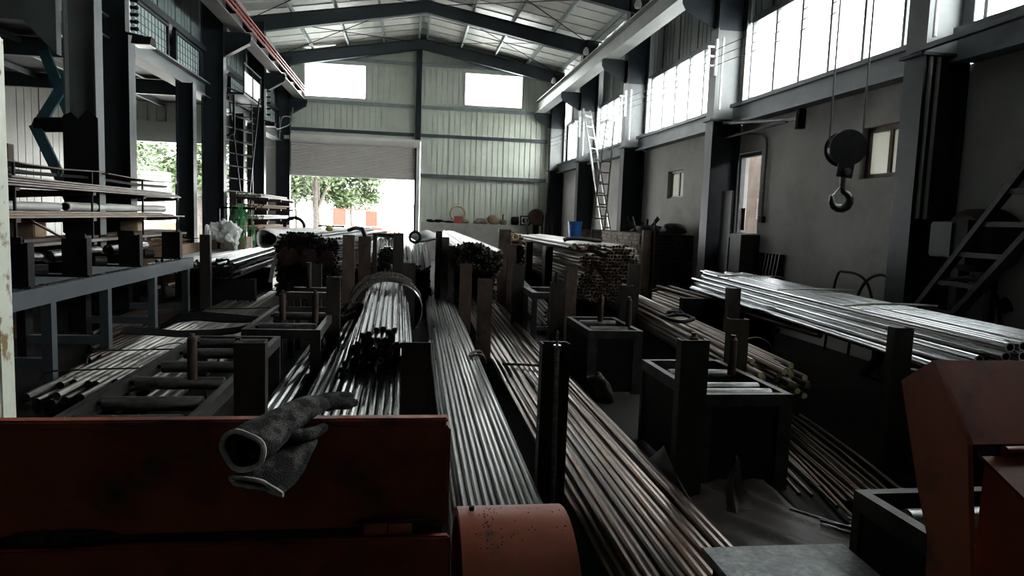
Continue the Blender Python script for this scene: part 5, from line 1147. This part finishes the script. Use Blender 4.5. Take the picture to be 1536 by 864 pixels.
tag(MB().box(4.66, 4.98, 25.78, 25.9, 1.37, 1.52).build('green_case', green_m, bevel=.01), 'greenish case on the back ledge right of the guard frame', 'case')
tag(MB().tube([(3.52, 25.88, 1.37), (3.53, 25.9, 1.75)], .025, 6).build('bottle', green_m), 'thin dark bottle on the back ledge', 'bottle')
for k, (xa, xb, m) in enumerate(((4.38, 4.12, 25.5), (4.42, 4.56, 25.5))):
    tag(MB().bar((xa+.25, 25.3, .02), (xb+.2, 25.68, 1.66), .1, .03).build('plank', wood if k else cloth_m), ('pale board leaning on the ledge end, left one', 'pale board leaning on the ledge end, right one')[k], 'board')
wf_ = thing('round_guard', 'brown round fan guard standing at the right end of the back ledge', 'fan', (4.7, 25.45, 0))
MB().lathe((4.70, 25.45, 1.68), [(.001, 0), (.08, -.03), (.28, -.02), (.31, .02), (.28, .06), (.001, .05)], 22, 'y').build('disc', brown_steel, wf_); MB().box(4.6, 4.8, 25.4, 25.52, 0, 1.4).build('stand', black_steel, wf_)
for i in range(4):
    x = 4.75+.12*i; tag(MB().box(x, x+.06, 24.6, 24.66, 0, 1.75+.06*(i % 2)).build('standing_bar', frame_steel), 'grey bar standing upright by the back right corner column', 'bar', 'bars standing in the back right corner')
mb = MB()
for i in range(60):
    t = random.random(); x = 2.15+random.gauss(0, .13)*(1.2-t); y = 13.6+random.gauss(0, .14)*(1.2-t); z = .76+t*.5; v_ = Vector((random.uniform(-1, 1), random.uniform(-1, 1), random.uniform(-.5, .5))).normalized()*.09
    mb.tube([(x-v_.x, y-v_.y, max(.76, z-v_.z)), (x+v_.x, y+v_.y, max(.77, z+v_.z))], .022, 6)
mb.tube([(2.15, 13.6, .75), (2.15, 13.6, 1.2)], .1, 8)
stuff(tag(mb.build('red_scrap', dred_bar), 'pile of dark red scrap behind the pale ended bar stack', 'scrap'))
tag(MB().box(1.85, 2.45, 13.2, 14.0, 0, .75).build('scrap_bin', black_steel), 'dark bin under the dark red scrap pile', 'bin')
yg = thing('yellow_ring', 'small yellow ring hanging beside the brown post behind the pale ended stack', 'ring', (1.85, 11.4, 1.3))
MB().tube([(1.78+.05*math.cos(a*PI/6), 11.48, 1.30+.05*math.sin(a*PI/6)) for a in range(12)], .02, 6, closed=True).build('ring', pm('dull yellow', (.22, .16, .05), (.28, .21, .07), .6), yg); MB().bar((1.78, 11.48, 1.36), (1.68, 11.58, 1.40), .01, .01).build('hanger', black_steel, yg)
tag(MB().box(4.1, 4.9, 12.3, 12.5, 0, .1).build('flat_offcut', frame_steel), 'pale flat offcut on the floor before the sooty bunker face', 'offcut')
tag(MB().bar((3.75, 11.2, .40), (4.9, 12.2, .50), .08, .03).build('angle_bar', frame_steel), 'grey angle bar slanting across the far right bars before the bunker', 'bar')

# ================================================================ OUTSIDE
def tree(label, x, y, h, r, seed, trunk=.16, n=1500, z0=None):
    t = thing('tree', label, 'tree', (x, y, -.05), 'trees in the yard'); rnd = random.Random(seed)
    z0 = z0 or h*.42
    m = MB().tube([(x, y, -.05), (x+.05, y, z0*.5), (x-.03, y, z0), (x+.1, y, h*.8)], [trunk*1.2, trunk, trunk*.85, trunk*.3], 10)
    m.build('trunk', bark, t); b = MB()
    for k in range(7):
        a = rnd.uniform(0, 6.28); b.tube([(x, y, lerp(z0*.8, h*.6, rnd.random())), (x+r*.4*math.cos(a), y+r*.4*math.sin(a), h*.65), (x+r*.8*math.cos(a), y+r*.8*math.sin(a), h*rnd.uniform(.6, .85))], [trunk*.4, trunk*.25, trunk*.1], 6)
    stuff(b.build('branches', bark, t))
    f = MB(); cl = [(rnd.gauss(0, .45), rnd.gauss(0, .45), rnd.uniform(-.75, .75)) for _ in range(26)]
    for _ in range(n):
        c = rnd.choice(cl); p = Vector((x+(c[0]+rnd.gauss(0, .16))*r, y+(c[1]+rnd.gauss(0, .16))*r, h*.72+(c[2]+rnd.gauss(0, .16))*h*.34))
        a = Vector((rnd.uniform(-1, 1), rnd.uniform(-1, 1), rnd.uniform(-.6, .6))).normalized()*rnd.uniform(.09, .19); q = a.cross(Vector((rnd.uniform(-1, 1), rnd.uniform(-1, 1), 1))).normalized()*.08
        f.add([p-a, p+q, p+a, p-q], [(0, 1, 2, 3)])
    stuff(f.build('foliage', leaf_m, t))
tree('thick trunked tree outside the shutter door', -4.5, 36.5, 5.6, 2.9, 1, .22, 7000, z0=2.0)
tree('thin tree outside the shutter door, right of the thick trunk', -2.9, 38, 4.2, 1.6, 2, .07, 4000, z0=1.4)
tree('tree beyond the thick trunk outside the shutter door', -6.2, 41, 5.0, 1.6, 3, .08, 3000)
tree('bushy tree outside the aisle opening at left', -9.4, 34, 5.2, 2.4, 4, .2, 5000)
tree('bushy tree farther left outside the aisle opening', -14.5, 38, 5.5, 2.4, 5, .2, 4000)
og = thing('orange_barrier', 'orange panelled site barrier outside the shutter door', 'barrier', (-2.2, 31, -.05))
MB().box(-3.15, -2.62, 30.98, 31.02, 1.05, 1.75).build('panel', orange_gate, og); MB().box(-1.75, -1.28, 30.98, 31.02, 1.05, 1.72).build('panel', orange_gate, og)
for x in (-3.12, -2.6, -2.28, -1.9, -1.75, -1.28): MB().box(x-.02, x+.02, 30.97, 31.03, -.05, 1.76).build('upright', orange_gate, og)
MB().box(-3.15, -1.28, 30.98, 31.02, 1.74, 1.78).box(-3.15, -1.28, 30.98, 31.02, 1.0, 1.04).build('rail', orange_gate, og)
om2 = thing('orange_plant', 'faded orange machine body outside the door behind the stacks', 'machine', (-1.2, 29.6, -.05))
MB().box(-1.85, -1.0, 29.4, 30.1, -.05, 1.05).build('body', orange_gate, om2, bevel=.03); MB().box(-1.0, -.6, 29.5, 30.0, .1, .7).build('engine', frame_steel, om2)
ym = thing('yellow_plant', 'yellow machine outside the door behind the black post', 'machine', (-.6, 29.2, -.05))
MB().box(-.95, -.25, 29.0, 29.5, .45, .92).build('body', yellow_m, ym, bevel=.03); MB().box(-.9, -.3, 29.05, 29.45, -.05, .45).build('base', frame_steel, ym)
ob = thing('white_building', 'long pale building across the yard outside the shutter door', 'building', (6, 62, -.05))
MB().box(-3.8, 30, 62, 70, -.05, 2.3).build('wall', bldg_m, ob); MB().box(-4.1, 30.2, 61.6, 70.2, 2.25, 2.5).build('eaves', pm('grey eaves', (.045, .044, .043), (.06, .058, .056), .9, 0, 2), ob)
gu = thing('yard_unit', 'stack of grey crates outside the aisle opening at left', 'crate', (-9.6, 29.5, -.05))
for z0, z1 in ((-.05, 1.0), (1.02, 2.0), (2.02, 2.95)):
    c = MB().box(-10.2, -9.35, 29.2, 30.0, z0, z1).build('crate', pm('grey crate', (.07, .07, .062), (.09, .09, .08), .8), gu)
    q = MB()
    for k in range(4): q.box(-10.22, -9.33, 29.17, 29.2, z0+.08+k*.23, z0+.2+k*.23)
    q.build('slats', trim_grey, c)
MB().prism([(-9.3, -.05), (-8.2, -.05), (-8.2, 1.0), (-9.3, 1.0)], 'y', 28.0, 28.9).build('yard_pallet', wood, None)
tag(bpy.data.objects['yard_pallet'], 'brown wooden case outside the aisle opening', 'case')

cc_ = thing('cable_bracket', 'bent pale conduits and cables high in the back left corner above the shutter', 'conduit', (-4.2, 24.9, 4.2))
for k, pts in enumerate(([(-4.3, 24.3, 4.25), (-4.15, 24.6, 4.35), (-3.95, 24.9, 4.55), (-3.9, 25.0, 5.0)], [(-4.25, 24.6, 4.1), (-4.2, 24.6, 4.6), (-4.1, 24.8, 4.75), (-3.85, 25.1, 4.75)], [(-4.25, 24.6, 4.7), (-4.25, 24.6, 4.0)], [(-4.07, 25.66, 5.0), (-4.0, 25.4, 4.85), (-3.9, 25.1, 5.1)])):
    MB().tube(sm(pts, 5), .022, 6).build('conduit', col_grey, cc_)
for k in range(3):
    w = MB().tube(sm([(5.09, 6.6, 4.55-.13*k), (5.09, 9.2, 4.46-.13*k), (5.09, 11.6, 4.55-.13*k), (5.09, 14.2, 4.46-.13*k), (5.09, 16.6, 4.55-.13*k), (5.09, 19, 4.46-.13*k), (5.09, 21.1, 4.55-.13*k), (5.09, 23.5, 4.47-.13*k), (5.09, 25.6, 4.55-.13*k)], 4), .006, 5).build('power_wire', wire_m)
    tag(w, ('top', 'middle', 'bottom')[k]+' thin power wire strung along the right columns', 'wire')
tag(MB().tube(sm([(2.4, 10.6, 1.30), (2.5, 10.6, 1.325), (2.75, 10.6, 1.325), (3.0, 10.6, 1.30)], 4), .03, 8).build('sling', black_rub), 'black sling lying across the top of the rusty tube stack', 'sling')

for k, (x0, x1, y) in enumerate(((-.95, -.15, 12.6), (-.95, -.15, 16.2), (-.06, .46, 12.6), (-.06, .46, 16.2))):
    tag(MB().box(x0, x1, y-.1, y+.1, 0, .295).build('bearer', black_steel), ('dark bearer under the sloping silvery stack, near one', 'dark bearer under the sloping silvery stack, far one', 'dark bearer under the silvery stack by the stepped post, near one', 'dark bearer under the silvery stack by the stepped post, far one')[k], 'bearer')
for k, (y0, y1, h) in enumerate(((12.3, 13.6, 1.05), (13.7, 14.6, .9), (15.0, 16.3, 1.1))):
    b_ = thing('carton', ('brown carton behind the long crate, nearest of three', 'brown carton behind the long crate, middle of three', 'brown carton behind the long crate, farthest of three')[k], 'box', (-5.1, (y0+y1)/2, 0))
    MB().box(-5.45, -4.75, y0, y1, 0, h).build('body', card, b_); MB().box(-5.12, -5.06, y0-.004, y1+.004, h-.2, h+.004).build('tape', wood, b_)
